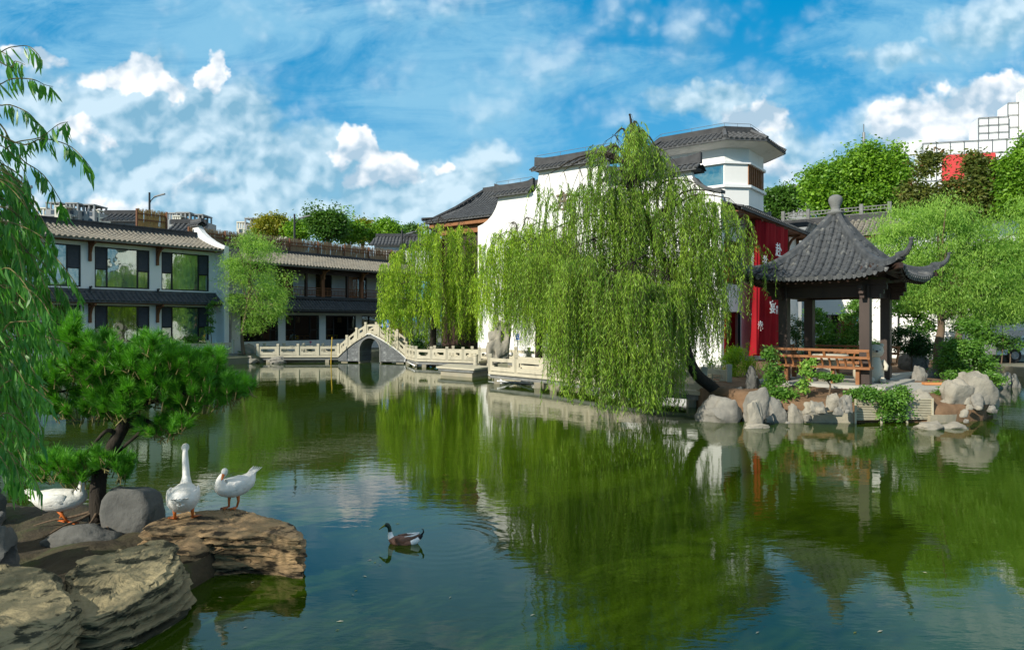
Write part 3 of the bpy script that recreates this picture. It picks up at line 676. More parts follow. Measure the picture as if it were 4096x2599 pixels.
# rear hall D : hip roof left of the gable wall
D = thing('rear_hall', 'hip-roofed rear hall with brown wooden eaves left of the stepped gable wall', 'building', KC, PHI)
mb = MB(); e = dict(a=(3, 21.6, 9.3), b=(3, 8, 9.3), c=(7, 19.4, 11.75), d=(7, 8, 11.75))
tiles(mb, (3, 21.6, 9.3), (3, 8, 9.3), (7, 19.4, 11.75), (7, 8, 11.75), .27, .08, 10, .05)
tiles(mb, (11, 21.6, 9.3), (3, 21.6, 9.3), (7.05, 19.4, 11.75), (6.95, 19.4, 11.75), .27, .08, 8, .05); mb.build('roof', 'roof_tile_dark', D)
mb = MB(); mb.beam((7, 19.6, 11.85), (7, 8, 11.85), .3, .35); mb.tube([(7, 19.6, 11.85), (5, 20.5, 10.45), (3.6, 21.3, 9.6), (2.9, 21.7, 9.5)], .13, 6); mb.tube([(7, 19.6, 11.85), (9, 20.5, 10.45), (11.1, 21.7, 9.5)], .13, 6); mb.build('ridge', 'ridge_dark', D)
mb = MB(); mb.box(3.9, 10.2, 8, 20.8, .5, 9.6); mb.build('wall', 'wood_dark', D)
mb = MB(); mb.box(3.2, 3.88, 8, 21.3, 8.9, 9.15); mb.box(3.6, 3.88, 8, 20.9, 8.4, 8.88)
for y in (20.7,): mb.box(3.55, 3.88, y - .15, y + .15, 5.5, 8.18)
mb.box(3.3, 10.4, 20.82, 21.4, 8.9, 9.15); mb.build('timber_frame', 'wood_light', D)
# tower
T = thing('roof_tower', 'cream octagonal lookout tower with grey tiled eaves and wide glass window above the hall', 'tower', cl(0, 0, 0), PHI)
def octo(x0, x1, y0, y1, c, z): return [(x0 + c, y0, z), (x1 - c, y0, z), (x1, y0 + c, z), (x1, y1 - c, z), (x1 - c, y1, z), (x0 + c, y1, z), (x0, y1 - c, z), (x0, y0 + c, z)]
tx0, tx1, ty0, ty1 = 3.95, 8.3, .32, 5.6
def oct_ring(mb, specs): mb.rings([octo(*s) for s in specs])
o_ = lambda g, z, c=.95: (tx0 - g, tx1 + g, ty0 - g, ty1 + g, c + g * .58, z)
mb = MB(); oct_ring(mb, [o_(0, 8.55), o_(0, 9.45)]); oct_ring(mb, [o_(0, 10.78), o_(0, 11.45)]); mb.build('wall', 'plaster', T)
mb = MB(); oct_ring(mb, [o_(.14, 9.45), o_(.14, 9.58)]); oct_ring(mb, [o_(.12, 10.66), o_(.12, 10.78)]); mb.build('moulding', 'white_paint', T)
pO = [Vector(p) for p in octo(*o_(0, 0))]
for i in range(8):
    if i in (0, 6): continue
    mb = MB()
    a, b = pO[i], pO[(i + 1) % 8]; mb.prism([a + Vector((0, 0, 9.58)), b + Vector((0, 0, 9.58)), b + Vector((0, 0, 10.66)), a + Vector((0, 0, 10.66))], (Vector(((tx0 + tx1) / 2, (ty0 + ty1) / 2, 0)) - (a + b) / 2).normalized() * .25); mb.build('middle_wall', 'plaster', T)
a, b = pO[6], pO[7]
g = MB(); g.add([(tx0 + .05, a.y, 9.58), (tx0 + .05, b.y, 9.58), (tx0 + .05, b.y, 10.66), (tx0 + .05, a.y, 10.66)], [(0, 1, 2, 3)]); g.build('window', 'glass_sky', T)
g = MB(); g.box(tx0 + .5, tx0 + .52, b.y - .2, a.y + .2, 9.58, 10.66); g.box(tx0, tx0 + .06, b.y, a.y, 10.6, 10.66); g.build('blind', 'curtain', T)
g = MB(); x0, x1 = pO[0].x, pO[1].x; g.box(x0, x1, ty0 + .06, ty0 + .12, 9.58, 10.66)
for i in range(9): xx = x0 + (x1 - x0) * i / 8; g.box(xx - .04, xx + .04, ty0 + .0, ty0 + .055, 9.58, 10.66)
g.build('wood_shutter', 'wood_light', T)
mb = MB(); oct_ring(mb, [o_(.0, 11.45), o_(.95, 11.58), o_(1.0, 11.66)]); mb.build('soffit', 'plaster', T)
mb = MB(); EO = [Vector(p) for p in octo(*o_(1.05, 11.70))]; IO = [Vector(p) for p in octo(*o_(.15, 12.22))]
for i in range(8): tiles(mb, EO[i], EO[(i + 1) % 8], IO[i], IO[(i + 1) % 8], .26, .075, 4, .0)
for i in range(8): mb.tube([EO[i] + Vector((0, 0, .06)), IO[i] + Vector((0, 0, .10))], .11, 6)
mb.build('roof', 'roof_tile_dark', T)
mb = MB(); rg = [octo(*o_(.2, 12.15)), octo(*o_(.2, 12.52)), octo(*o_(.0, 12.52)), octo(*o_(.0, 12.15))]; mb.rings(rg, False); mb.add(octo(*o_(.02, 12.45)), [tuple(range(8))]); mb.build('ridge', 'ridge_dark', T)
mb = MB(); RO = [Vector(p) + Vector((0, 0, .0)) for p in octo(*o_(.1, 12.7))]
for i in range(8):
    mb.tube([RO[i], RO[(i + 1) % 8]], .012, 4)
    for t in (0, .5): c = RO[i].lerp(RO[(i + 1) % 8], t); mb.tube([c, c - Vector((0, 0, .2))], .01, 4)
mb.build('lightning_rod', 'metal_grey', T)

# ---- cross wing E at the end of the side facade
E_ = thing('cross_wing', 'white cross wing with tiled eave and stone-railed roof terrace behind the pavilion', 'building', KC, PHI)
mb = MB(); wall_grid(mb, -5.2, 0, .3, 7.95, 0, .3, [(-3.2, -1.4, 1, 3)]); mb.v = [(14 + v[1], v[0], v[2]) for v in mb.v]; mb.build('wall', 'plaster', E_)
for h in [(-3.2, -1.4, 1, 3)]:
    w_ = window(E_, *h, y=.06, side=.0, cur='curtain_dark', gl='glass')
    for o_2 in [w_] + list(w_.children): o_2.data.transform(Matrix(((0, 1, 0, 14), (1, 0, 0, 0), (0, 0, 1, 0), (0, 0, 0, 1))))
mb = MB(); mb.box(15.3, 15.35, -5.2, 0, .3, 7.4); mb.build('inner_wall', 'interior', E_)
mb = MB(); tiles(mb, (13.05, -.2, 7.65), (13.05, -6.4, 7.65), (15.3, -.2, 8.75), (15.3, -4.6, 8.75), .30, .10, 6, .04); tiles(mb, (13.05, -6.4, 7.65), (18, -6.4, 7.65), (15.3, -4.6, 8.75), (18, -4.6, 8.75), .30, .10, 6, .04); mb.build('roof', 'roof_tile', E_)
mb = MB(); mb.box(15.2, 15.6, -4.7, 2, 8.62, 9.05); mb.build('ridge', 'ridge_dark', E_)
mb = MB(); mb.box(13.2, 13.98, -6.2, -.2, 7.45, 7.52); mb.build('eave_board', 'wood', E_)
rail_run(E_, (15.5, 1.5, 9.05), (15.5, -4.6, 9.05), .55, 4, 'stone_dark')
GW = thing('garden_wall', 'white garden wall with dark tiled coping behind the right willow', 'wall', KC, PHI)
mb = MB(); mb.box(14.1, 14.4, -17, -5.3, .3, 3.5); mb.build('wall', 'plaster', GW)
mb = MB(); tiles(mb, (13.85, -5.3, 3.52), (13.85, -17, 3.52), (14.25, -5.3, 3.8), (14.25, -17, 3.8), .26, .075, 2, 0); tiles(mb, (14.65, -17, 3.52), (14.65, -5.3, 3.52), (14.25, -17, 3.8), (14.25, -5.3, 3.8), .26, .075, 2, 0); mb.box(14.15, 14.35, -17, -5.3, 3.76, 3.95); mb.build('coping', 'roof_tile_dark', GW)

# hanging banners
def banner(lab, x0, x1, z0, z1, y, swing, words, seed=1, m='red_cloth'):
    n = 36; rn = random.Random(seed); rg = []; ph = rn.uniform(0, 6)
    for j in range(25):
        t = j / 24; z = z1 + (z0 - z1) * t; sw = swing * t ** 1.4; wd = 1 - .1 * t
        rg.append([(x0 + (x1 - x0) * (i / n) * wd + sw, y + .16 * (.4 + t) * math.sin(i / n * 15 + ph + t * 1.5) + .05 * math.sin(i * 1.9), z + .05 * math.sin(i * .5) * t) for i in range(n + 1)])
    q = MB(); q.rings(rg, False, False); o = q.build('banner', m, None, True, recalc=False); o.location = KC; o.rotation_euler = (0, 0, PHI)
    tag(o, lab, 'banner', 'red banners hung from the side eave')
    for txt, cx, cz, sz in words:
        c = bpy.data.curves.new('lettering', 'FONT'); c.body = txt; c.size = sz; c.extrude = .006; c.align_x = 'CENTER'; c.offset = .012
        tob = bpy.data.objects.new('lettering', c); COL.objects.link(tob); bpy.context.view_layer.update()
        me = bpy.data.meshes.new_from_object(tob); bpy.data.objects.remove(tob); me.materials.clear(); me.materials.append(M['white_mark'])
        l = bpy.data.objects.new('lettering', me); COL.objects.link(l)
        l.location = (cx, y - .31, cz); l.scale = (1.5, 1, 1); l.rotation_euler = (R(90), 0, 0); l.parent = o
    return o
banner('wide red banner with white characters hanging beside the pavilion column', 4.1, 7.6, .95, 7.5, -.85, -1.1, [('師', 4.15, 4.25, .66), ('宴', 3.90, 3.05, .66), ('赴', 4.9, 5.9, .72), ('老\n街', 4.6, 3.2, .2)])
banner('narrow dark-red banner behind the wide one, next to the purple window', 2.95, 4.1, 1.0, 7.5, -.7, -.8, [('共', 3.2, 5.3, .55), ('幸', 2.45, 2.2, .5)], 4)
# dark characters fixed on the gable wall
def wall_char(txt, y, z, sz):
    c = bpy.data.curves.new('wall_lettering', 'FONT'); c.body = txt; c.size = sz; c.extrude = .03; c.offset = .02
    tob = bpy.data.objects.new('t', c); COL.objects.link(tob); bpy.context.view_layer.update()
    me = bpy.data.meshes.new_from_object(tob); bpy.data.objects.remove(tob); me.materials.clear(); me.materials.append(M['brown_mark'])
    l = bpy.data.objects.new('wall_lettering', me); COL.objects.link(l); l.parent = H; l.location = (-.04, y, z); l.rotation_euler = (R(90), 0, R(-90))
wall_char('东', 8.95, 8.55, 1.05); wall_char('山', 8.6, 7.0, .95)
# ================================================================ BALUSTRADES, BOARDWALKS, BRIDGE
def post_mesh(q, c, h, s=.075):
    q.box(c[0] - s, c[0] + s, c[1] - s, c[1] + s, c[2], c[2] + h - .13)
    q.box(c[0] - s * .8, c[0] + s * .8, c[1] - s * .8, c[1] + s * .8, c[2] + h - .13, c[2] + h - .10)
    q.box(c[0] - s * 1.05, c[0] + s * 1.05, c[1] - s * 1.05, c[1] + s * 1.05, c[2] + h - .10, c[2] + h + .02)
def panel_mesh(q, a, b, h, w=.07):
    """stone slab panel with a long slot"""
    a, b = Vector(a), Vector(b); d = b - a; L = Vector((d.x, d.y, 0)).length; Z = Vector((0, 0, 1))
    def para(t0, t1, z0, z1):
        p, q_ = a + d * t0, a + d * t1; sd = Vector((-d.y, d.x, 0)).normalized() * w / 2
        q.prism([p - sd + Z * z0, q_ - sd + Z * z0, q_ - sd + Z * z1, p - sd + Z * z1], sd * 2)
    e = .07 / L; H = h - .16
    para(e, 1 - e, .03, H * .36); para(e, 1 - e, H * .74, H)
    para(e, e + .13 / L, H * .36, H * .74); para(1 - e - .13 / L, 1 - e, H * .36, H * .74)
    para(e + .13 / L, e + .24 / L, H * .36, H * .46); para(1 - e - .24 / L, 1 - e - .13 / L, H * .36, H * .46)
def balustrade(parent, pts, h=.72, m='stone_pale', step=1.35, skip_last=False):
    for a, b in zip(pts, pts[1:]):
        a, b = Vector(a), Vector(b); n = max(1, round((b - a).length / step))
        for i in range(n):
            p, r = a.lerp(b, i / n), a.lerp(b, (i + 1) / n)
            q = MB(); post_mesh(q, p, h); q.build('post', m, parent, world=True)
            q = MB(); panel_mesh(q, p, r, h); q.build('railing_panel', m, parent, world=True)
    if not skip_last: q = MB(); post_mesh(q, pts[-1], h); q.build('post', m, parent, world=True)
def boardwalk(name, lab, front, width, z, both=True, m='stone_pale', fascia=.16, piers=True, rail=(True, True), step=1.35):
    front = [Vector((*p, z)) for p in front]; back = []
    for i, p in enumerate(front):
        d = (front[min(i + 1, len(front) - 1)] - front[max(i - 1, 0)]).normalized(); back.append(p + Vector((-d.y, d.x, 0)) * width)
    o = thing(name, lab, 'boardwalk', (front[0].x, front[0].y, 0), 0, 'stone boardwalks over the pond')
    q = MB(); q.rings([[p + Vector((0, 0, -.12)) for p in front + back[::-1]], [p for p in front + back[::-1]]]); q.build('deck', 'stone_pale', o, world=True)
    q = MB(); ins = [p.lerp(b, .06) for p, b in zip(front, back)]; inb = [b.lerp(p, .06) for p, b in zip(front, back)]
    q.rings([[p + Vector((0, 0, -.12 - fascia)) for p in ins + inb[::-1]], [p + Vector((0, 0, -.121)) for p in ins + inb[::-1]]]); q.build('beam', 'stone_dark', o, world=True)
    for a, b, c, d in zip(front, front[1:], back, back[1:]):
        n = max(1, int((b - a).length / 2.6))
        for i in range(n + 1):
            for u, v in ((a, b), (c, d)):
                p = u.lerp(v, (i + .1) / (n + .2)); ctr_ = (a + b + c + d) / 4; p = p.lerp(ctr_, .12)
                r = MB(); r.box(p.x - .12, p.x + .12, p.y - .12, p.y + .12, -.5, z - .12 - fascia); r.build('pier', 'concrete', o, world=True)
    if rail[0]: balustrade(o, [p.lerp(b, .05) for p, b in zip(front, back)], step=step, m=m)
    if rail[1]: balustrade(o, [b.lerp(p, .05) for p, b in zip(front, back)], step=step, m=m)
    return o
f = lambda x, y, z: (G(x, y, z).x, G(x, y, z).y)
boardwalk('boardwalk', 'pale stone boardwalk with slotted rails running left of the arched bridge', [f(1030, 1422, .45), f(1352, 1421, .45)], 1.5, .45)
boardwalk('boardwalk', 'pale stone boardwalk between the arched bridge and the low landing stage', [f(1622, 1426, .45), f(1660, 1436, .45), f(1915, 1444, .45)], 1.5, .45, step=1.1)
boardwalk('boardwalk', 'pale stone boardwalk nearest the viewer, running behind the hanging willow to the island', [(-1.0, 28.8), (1.2, 26.3), (3.3, 22.8), (5.7, 20.4)], 1.7, .5, rail=(True, True), step=1.5)
boardwalk('boardwalk', 'short stone boardwalk in front of the big white gable wall', [f(1918, 1430, .5), (1.5, 34.6), (2.6, 32.5)], 1.4, .5, step=1.3)
bl = thing('balustrade', 'low stone balustrade along the bank in front of the guest house', 'balustrade', (-22, 38, 0))
def lA(x, y, z): return KA + Matrix.Rotation(PHI, 3, 'Z') @ Vector((x, y, z))
balustrade(bl, [lA(-16, -2.3, .6), lA(-.2, -2.3, .6)], .85, 'stone_pale', 1.55)
q = MB(); q.prism([lA(-16, -2.5, -.3), lA(0, -2.5, -.3), lA(0, -2.1, -.3), lA(-16, -2.1, -.3)], (0, 0, .89)); q.build('base', 'stone_dark', bl, world=True)

def arch_bridge():
    a, b = G(1353, 1421, .45), G(1624, 1425, .45); d = b - a; ang = math.atan2(d.y, d.x); L = d.length
    o = thing('arch_bridge', 'humped stone bridge with a single round arch and slotted parapets', 'bridge', (a.x, a.y, 0), ang)
    Wd = 1.55
    def deck(t): return .45 + 1.50 * (math.sin(math.pi * min(max(t, 0), 1)) ** 1.25 if True else 0) * (1 - .0 * t)
    def dk(t):
        x = abs(t - .47) / (.47 if t < .47 else .53); return .47 + 1.46 * (1 - (x * x * .42 + x * .58) if x > .12 else 1 - (.0144 * .42 + .12 * .58) * (x / .12) ** 2 * 1.0)
    n = 32; top = [(L * i / n, 0, dk(i / n) - .14) for i in range(n + 1)]
    cx, r, zs = .47 * L, .68, .82
    arch = [(cx + r, 0, .04)] + [(cx + r * math.cos(R(t)), 0, zs + r * math.sin(R(t)) * 1.08) for t in range(0, 181, 10)] + [(cx - r, 0, .04)]
    q = MB()
    # spandrel built from columns so that every face is planar and convex
    xs = sorted(set([p[0] for p in top] + [p[0] for p in arch] + [cx - r, cx + r]))
    def zt(x): return dk(x / L) - .14
    def zb(x):
        u = (x - cx) / r
        return .10 if abs(u) >= 1 else zs + r * 1.08 * math.sqrt(max(0, 1 - u * u))
    for x0, x1 in zip(xs, xs[1:]):
        if x1 - x0 < 1e-5: continue
        inside = cx - r - 1e-6 <= x0 and x1 <= cx + r + 1e-6
        b0, b1 = (zb(x0) if inside else .10, zb(x1) if inside else .10)
        if inside and abs(x0 - (cx - r)) < 1e-5: b0 = zs
        if inside and abs(x1 - (cx + r)) < 1e-5: b1 = zs
        q.add([(x0, 0, b0), (x1, 0, b1), (x1, 0, zt(x1)), (x0, 0, zt(x0)), (x0, Wd, b0), (x1, Wd, b1), (x1, Wd, zt(x1)), (x0, Wd, zt(x0))], [(0, 1, 2, 3), (7, 6, 5, 4), (3, 2, 6, 7), (4, 5, 1, 0)])
    for s in (-1, 1):
        x = cx + s * r; q.add([(x, 0, .10), (x, Wd, .10), (x, Wd, zs), (x, 0, zs)], [(0, 1, 2, 3)])
    q.add([(0, 0, .1), (0, Wd, .1), (0, Wd, zt(0)), (0, 0, zt(0))], [(0, 1, 2, 3)]); q.add([(L, 0, .1), (L, Wd, .1), (L, Wd, zt(L)), (L, 0, zt(L))], [(0, 1, 2, 3)])
    q.build('spandrel', 'brick_grey', o, recalc=False)
    for y in (-.03, Wd + .03):
        q = MB()
        for i in range(18):
            t0, t1 = R(180 * i / 18), R(180 * (i + 1) / 18)
            P0 = [(cx + rr * math.cos(t), y, zs + rr * 1.08 * math.sin(t)) for rr, t in ((r, t0), (r + .09, t0), (r + .09, t1), (r, t1))]
            q.prism(P0, (0, .028 if y < 0 else -.028, 0))
        for s in (-1, 1): q.prism([(cx + s * r, y, .06), (cx + s * (r + .09), y, .06), (cx + s * (r + .09), y, zs), (cx + s * r, y, zs)], (0, .028 if y < 0 else -.028, 0))
        q.build('arch_ring', 'stone_dark', o)
    q = MB(); m_ = 14
    for i in range(m_):
        t0, t1 = i / m_ + .002, (i + 1) / m_ - .002
        p0, p1 = Vector((L * t0, 0, dk(t0))), Vector((L * t1, 0, dk(t1)))
        q.prism([(p0.x, -.07, p0.z - .14), (p1.x, -.07, p1.z - .14), (p1.x, -.07, p1.z + .0), (p0.x, -.07, p0.z + .0)], (0, .24, 0))
        q.prism([(p0.x, Wd - .17, p0.z - .14), (p1.x, Wd - .17, p1.z - .14), (p1.x, Wd - .17, p1.z + .0), (p0.x, Wd - .17, p0.z + .0)], (0, .24, 0))
    q.build('coping', 'stone_pale', o)
    q = MB(); m_ = 22
    for i in range(m_): t0, t1 = i / m_, (i + 1) / m_; z = min(dk(t0), dk(t1)); q.box(L * t0, L * t1, .171, Wd - .171, z - .13, z + .02)
    q.build('steps', 'stone_pale', o)
    ts = [.0, .13, .275, .41, .60, .73, .87, 1.0]
    for y in (.05, Wd - .05):
        for i, t in enumerate(ts):
            q = MB(); post_mesh(q, (L * t, y, dk(t)), .72); q.build('post', 'stone_pale', o)
            if i < len(ts) - 1:
                t2 = ts[i + 1]; q = MB()
                if i == 3:
                    for k in range(6):
                        u0, u1 = k / 6, (k + 1) / 6; z = lambda u: .05 * math.sin(math.pi * u); xa, xb = L * (t + (t2 - t) * u0), L * (t + (t2 - t) * u1); zb_ = dk(t)
                        hh = .56 + z(u0), .56 + z(u1)
                        q.prism([(xa, y - .035, zb_ + .42 + z(u0)), (xb, y - .035, zb_ + .42 + z(u1)), (xb, y - .035, zb_ + .56 + z(u1)), (xa, y - .035, zb_ + .56 + z(u0))], (0, .07, 0))
                        q.prism([(xa, y - .035, zb_ - .02), (xb, y - .035, zb_ - .02), (xb, y - .035, zb_ + .20), (xa, y - .035, zb_ + .20)], (0, .07, 0))
                    q.box(L * t, L * t + .16, y - .035, y + .035, dk(t) + .2, dk(t) + .44); q.box(L * t2 - .16, L * t2, y - .035, y + .035, dk(t) + .2, dk(t) + .44)
                else: panel_mesh(q, (L * t, y, dk(t)), (L * t2, y, dk(t2)), .72)
                q.build('parapet_panel', 'stone_pale', o)
    for x0, x1 in ((.15, .6), (L - .7, L - .2), (cx - r - .14, cx - r - .005), (cx + r + .005, cx + r + .14)):
        q = MB(); q.box(x0, x1, .1, Wd - .1, -.4, .098); q.build('footing', 'concrete', o)
    pts = [(L * t, -.10, dk(t) - .10 + .0) for t in np.linspace(.42, 1.0, 16)] + [(L + .02, -.13, .35), (L - .05, -.12, .12)]
    q = MB(); q.tube(pts, .022, 6); q.build('conduit', 'white_paint', o)
    # notice board standing on the far parapet
    s = thing('notice_sign', 'small blue notice sign with white writing on top of the arched bridge', 'sign', o.location, ang)
    x = L * .70; z = dk(.70) + .78; q = MB(); q.box(x - .22, x + .22, -.02, .0, z, z + .46); q.build('sign_plate', 'sign_blue', s)
    q = MB(); q.box(x - .02, x + .02, .001, .03, z - .3, z + .3); q.build('bracket', 'metal_grey', s)
    q = MB(); q.tube([(x - .16, -.024, z + .40), (x - .1, -.024, z + .40)], .012, 5); q.box(x - .07, x + .13, -.026, -.021, z + .38, z + .42)
    for r_ in range(3):
        for c in range(4 - (r_ == 2) * 0): q.box(x - .17 + c * .09, x - .11 + c * .09, -.026, -.021, z + .26 - r_ * .085, z + .305 - r_ * .085)
    q.build('lettering', 'white_mark', s)
arch_bridge()
# landing stage
q0 = [G(1753, 1465, .42), G(1893, 1474, .42), G(1965, 1464, .42), G(1800, 1455, .42)]
o = thing('landing_stage', 'low flat landing stage on concrete blocks in front of the boardwalk', 'platform', (q0[0].x, q0[0].y, 0))
c = sum(q0, Vector()) / 4; q = MB(); ext = [p + (p - c) * .08 for p in q0]; q.prism([p - Vector((0, 0, .08)) for p in ext], (0, 0, .08)); q.build('deck', 'stone_pale', o, world=True)
q = MB(); q.prism([p - Vector((0, 0, .2)) for p in q0], (0, 0, .118)); q.build('beam', 'stone_dark', o, world=True)
q = MB(); q.prism([p.lerp(c, .1) * 1 - Vector((0, 0, .9)) for p in q0], (0, 0, .698)); q.build('base', 'concrete', o, world=True)
for x, y, lab in ((1903, 1440, 'short round stone bollard at the left edge of the landing gap'), (1958, 1444, 'short round stone bollard beside the near boardwalk rail')):
    b = thing('bollard', lab, 'bollard', G(x, 1450, .5), 0, 'bollards at the landing'); q = MB(); q.lathe([(.13, -.45), (.14, -.1), (.11, .0), (.11, .34), (.13, .36), (.13, .42), (.02, .44)]); q.build('shaft', 'stone_pale', b)
# fallen pipes below boardwalk
for i, (pts, lab) in enumerate(((((1955, 1510), (2020, 1528), (2080, 1530), (2160, 1524)), 'long white pipe sagging under the near boardwalk'), (((1990, 1536), (2060, 1530), (2130, 1542)), 'short white pipe lying in the water under the near boardwalk'), (((1630, 1455), (1662, 1472)), 'thin white pipe dropping into the water right of the arched bridge'))):
    q = MB(); q.tube([G(x, y, .0) + Vector((0, -.2, .03 + .12 * (k == 0 or k == len(pts) - 1))) for k, (x, y) in enumerate(pts)], .035, 6); tag(q.build('pipe', 'white_paint', None, True), lab, 'pipe', 'loose pipes at the boardwalk')
q = MB(); p = G(1323, 1453); q.tube([(p.x, p.y, -.5), (p.x + .03, p.y, .55), (p.x + .08, p.y, 1.62)], .028, 6); tag(q.build('pole', 'yellow_wood'), 'thin yellowish depth pole standing in the water left of the arched bridge', 'pole')

# ================================================================ PAVILION
FRc, FLc, BRc, BLc = Vector((10.10, 19.5, 0)), Vector((8.39, 21.02, 0)), Vector((11.62, 21.21, 0)), Vector((9.90, 22.73, 0))
PC = (FRc + FLc + BRc + BLc) / 4; FZ = .80
TH = math.atan2(*(FRc - FLc).yx)        # local x runs along the front
PAV = thing('pavilion', 'four-post garden pavilion with sweeping grey tiled roof, upturned corners and round finial on the island', 'pavilion', (PC.x, PC.y, 0), TH)
hs = 1.145; half = 2.18; ZA, DROP = 5.96, 2.12
q = MB(); q.box(-1.75, 1.75, -1.75, 1.75, .2, FZ - .1); q.box(-1.8, 1.8, -1.8, 1.8, FZ - .099, FZ); q.build('floor', 'paving', PAV)
for sx in (-1, 1):
    for sy in (-1, 1):
        q = MB(); s = .135; q.box(sx * hs - s, sx * hs + s, sy * hs - s, sy * hs + s, FZ, 3.62); q.build('column', 'column_paint', PAV)
q = MB()
for s in (-1, 1):
    q.box(-hs + .136, hs - .136, s * hs - .08, s * hs + .08, 3.3, 3.62); q.box(s * hs - .08, s * hs + .08, -hs + .136, hs - .136, 3.3, 3.62)
q.build('tie_beam', 'wood_dark', PAV)
q = MB()
for s in (-1, 1):
    q.box(-hs - .55, hs + .55, s * hs - .10, s * hs + .10, 3.625, 3.78); q.box(s * hs - .10, s * hs + .10, -hs - .55, hs + .55, 3.785, 3.92)
q.build('top_beam', 'wood_dark', PAV)
for sx in (-1, 1):
    for sy in (-1, 1):
        for ax in (0, 1):
            q = MB(); d = sx if ax == 0 else sy
            for k, (l, z) in enumerate(((.42, 3.5), (.34, 3.38), (.24, 3.26))):
                a0, a1 = (sx * hs, sy * hs)[ax] + d * .14, (sx * hs, sy * hs)[ax] + d * (.14 + l)
                oth = (sx * hs, sy * hs)[1 - ax]
                lo, hi = min(a0, a1), max(a0, a1)
                if ax == 0: q.box(lo, hi, oth - .06, oth + .06, z, z + .118)
                else: q.box(oth - .06, oth + .06, lo, hi, z, z + .118)
            q.build('corner_bracket', 'wood_dark', PAV)
def gdrop(r): return DROP * (1 - (1 - min(r, 1)) ** 1.75) if r < 1 else DROP
def lift(r, s): return .42 * (abs(s) ** 4) * r ** 4
def roofpt(face, r, l):
    """r: 0 apex..1 eave, l lateral metres; sweeps out at the corners"""
    s = l / (half * max(r, 1e-4)) if r > 0 else 0; s = max(-1, min(1, s))
    out_ = half * r * (1 + .05 * abs(s) ** 4 * r); x, y = l * (1 + .05 * abs(s) ** 3 * r), -out_
    z = ZA - gdrop(r) + lift(r, s); c, s_ = [(1, 0), (0, 1), (-1, 0), (0, -1)][face]
    return Vector((x * c - y * s_, x * s_ + y * c, z))
q = MB()
for fce in range(4):
    n = 14; rg = []; rg2 = []
    for j in range(n + 1):
        r = .02 + .98 * j / n; rg.append([roofpt(fce, r, half * r * s) for s in np.linspace(-1, 1, 25)]); rg2.append([p - Vector((0, 0, .10)) for p in rg[-1]])
    q.rings(rg, False, False); q.rings(rg2, False, False)
q.build('roof_deck', 'pavilion_tile', PAV, True, recalc=False)
q = MB(); sp = .25; R_ = .074
for fce in range(4):
    for i in range(-9, 10):
        l = i * sp; r0 = min(.995, abs(l) / half + .035); 
        if r0 > .95: continue
        # walk the curve in equal tile lengths
        rr = np.linspace(1.015, r0, 80); pts = [roofpt(fce, min(r, 1.0), l) if r <= 1 else roofpt(fce, 1.0, l) + (roofpt(fce, 1.0, l) - roofpt(fce, .98, l)) * .8 for r in rr]
        dist = [0]
        for a, b in zip(pts, pts[1:]): dist.append(dist[-1] + (b - a).length)
        nt_ = max(1, int(dist[-1] / .235))
        def at(s):
            k = int(np.searchsorted(dist, s)); k = min(max(k, 1), len(pts) - 1); u = (s - dist[k - 1]) / max(dist[k] - dist[k - 1], 1e-6); return pts[k - 1].lerp(pts[k], u)
        lat = (roofpt(fce, .6, .1) - roofpt(fce, .6, -.1)).normalized()
        for j in range(nt_):
            s0, s1 = dist[-1] * j / nt_, dist[-1] * (j + 1) / nt_ + .012; a, b = at(s0), at(min(s1, dist[-1])); d = (b - a).normalized(); nn = lat.cross(d)
            if nn.z < 0: nn = -nn
            jit = random.uniform(-.004, .004); rg = []
            for p, rad in ((a, R_ * 1.10), (a + d * .012, R_ * 1.18), (a + d * .03, R_ * 1.18), (a + d * .034, R_), (b, R_ * .93)):
                rg.append([p + lat * (rad * math.cos(t) + jit) + nn * (rad * 1.15 * math.sin(t) - .005) for t in np.linspace(0, math.pi, 8)])
            q.rings(rg, False, False); q.add(rg[0], [tuple(range(8))])
            if j == 0:
                q.tube([a - d * .012, a - d * .03], .088, 12)
            # curved pan tiles between the rows
            off = lat * (sp / 2)
            pa = [a + off + lat * (x * sp * .30) + nn * (.020 - .02 * (1 - x * x) + .004) for x in (-1, -.5, 0, .5, 1)]; pb = [v + (b - a) - nn * .018 for v in pa]
            q.rings([pa, pb], False, False); q.rings([[v - nn * .018 for v in pa], pa], False, False)
            if j == 0:
                c0 = a + off; q.add([c0 + lat * x * sp * .32 + Vector((0, 0, z)) - d * .01 for x, z in ((-1, .03), (-.6, -.05), (0, -.095), (.6, -.05), (1, .03))], [(0, 1, 2, 3, 4)])
q.build('tile_rows', 'pavilion_tile', PAV, recalc=False)
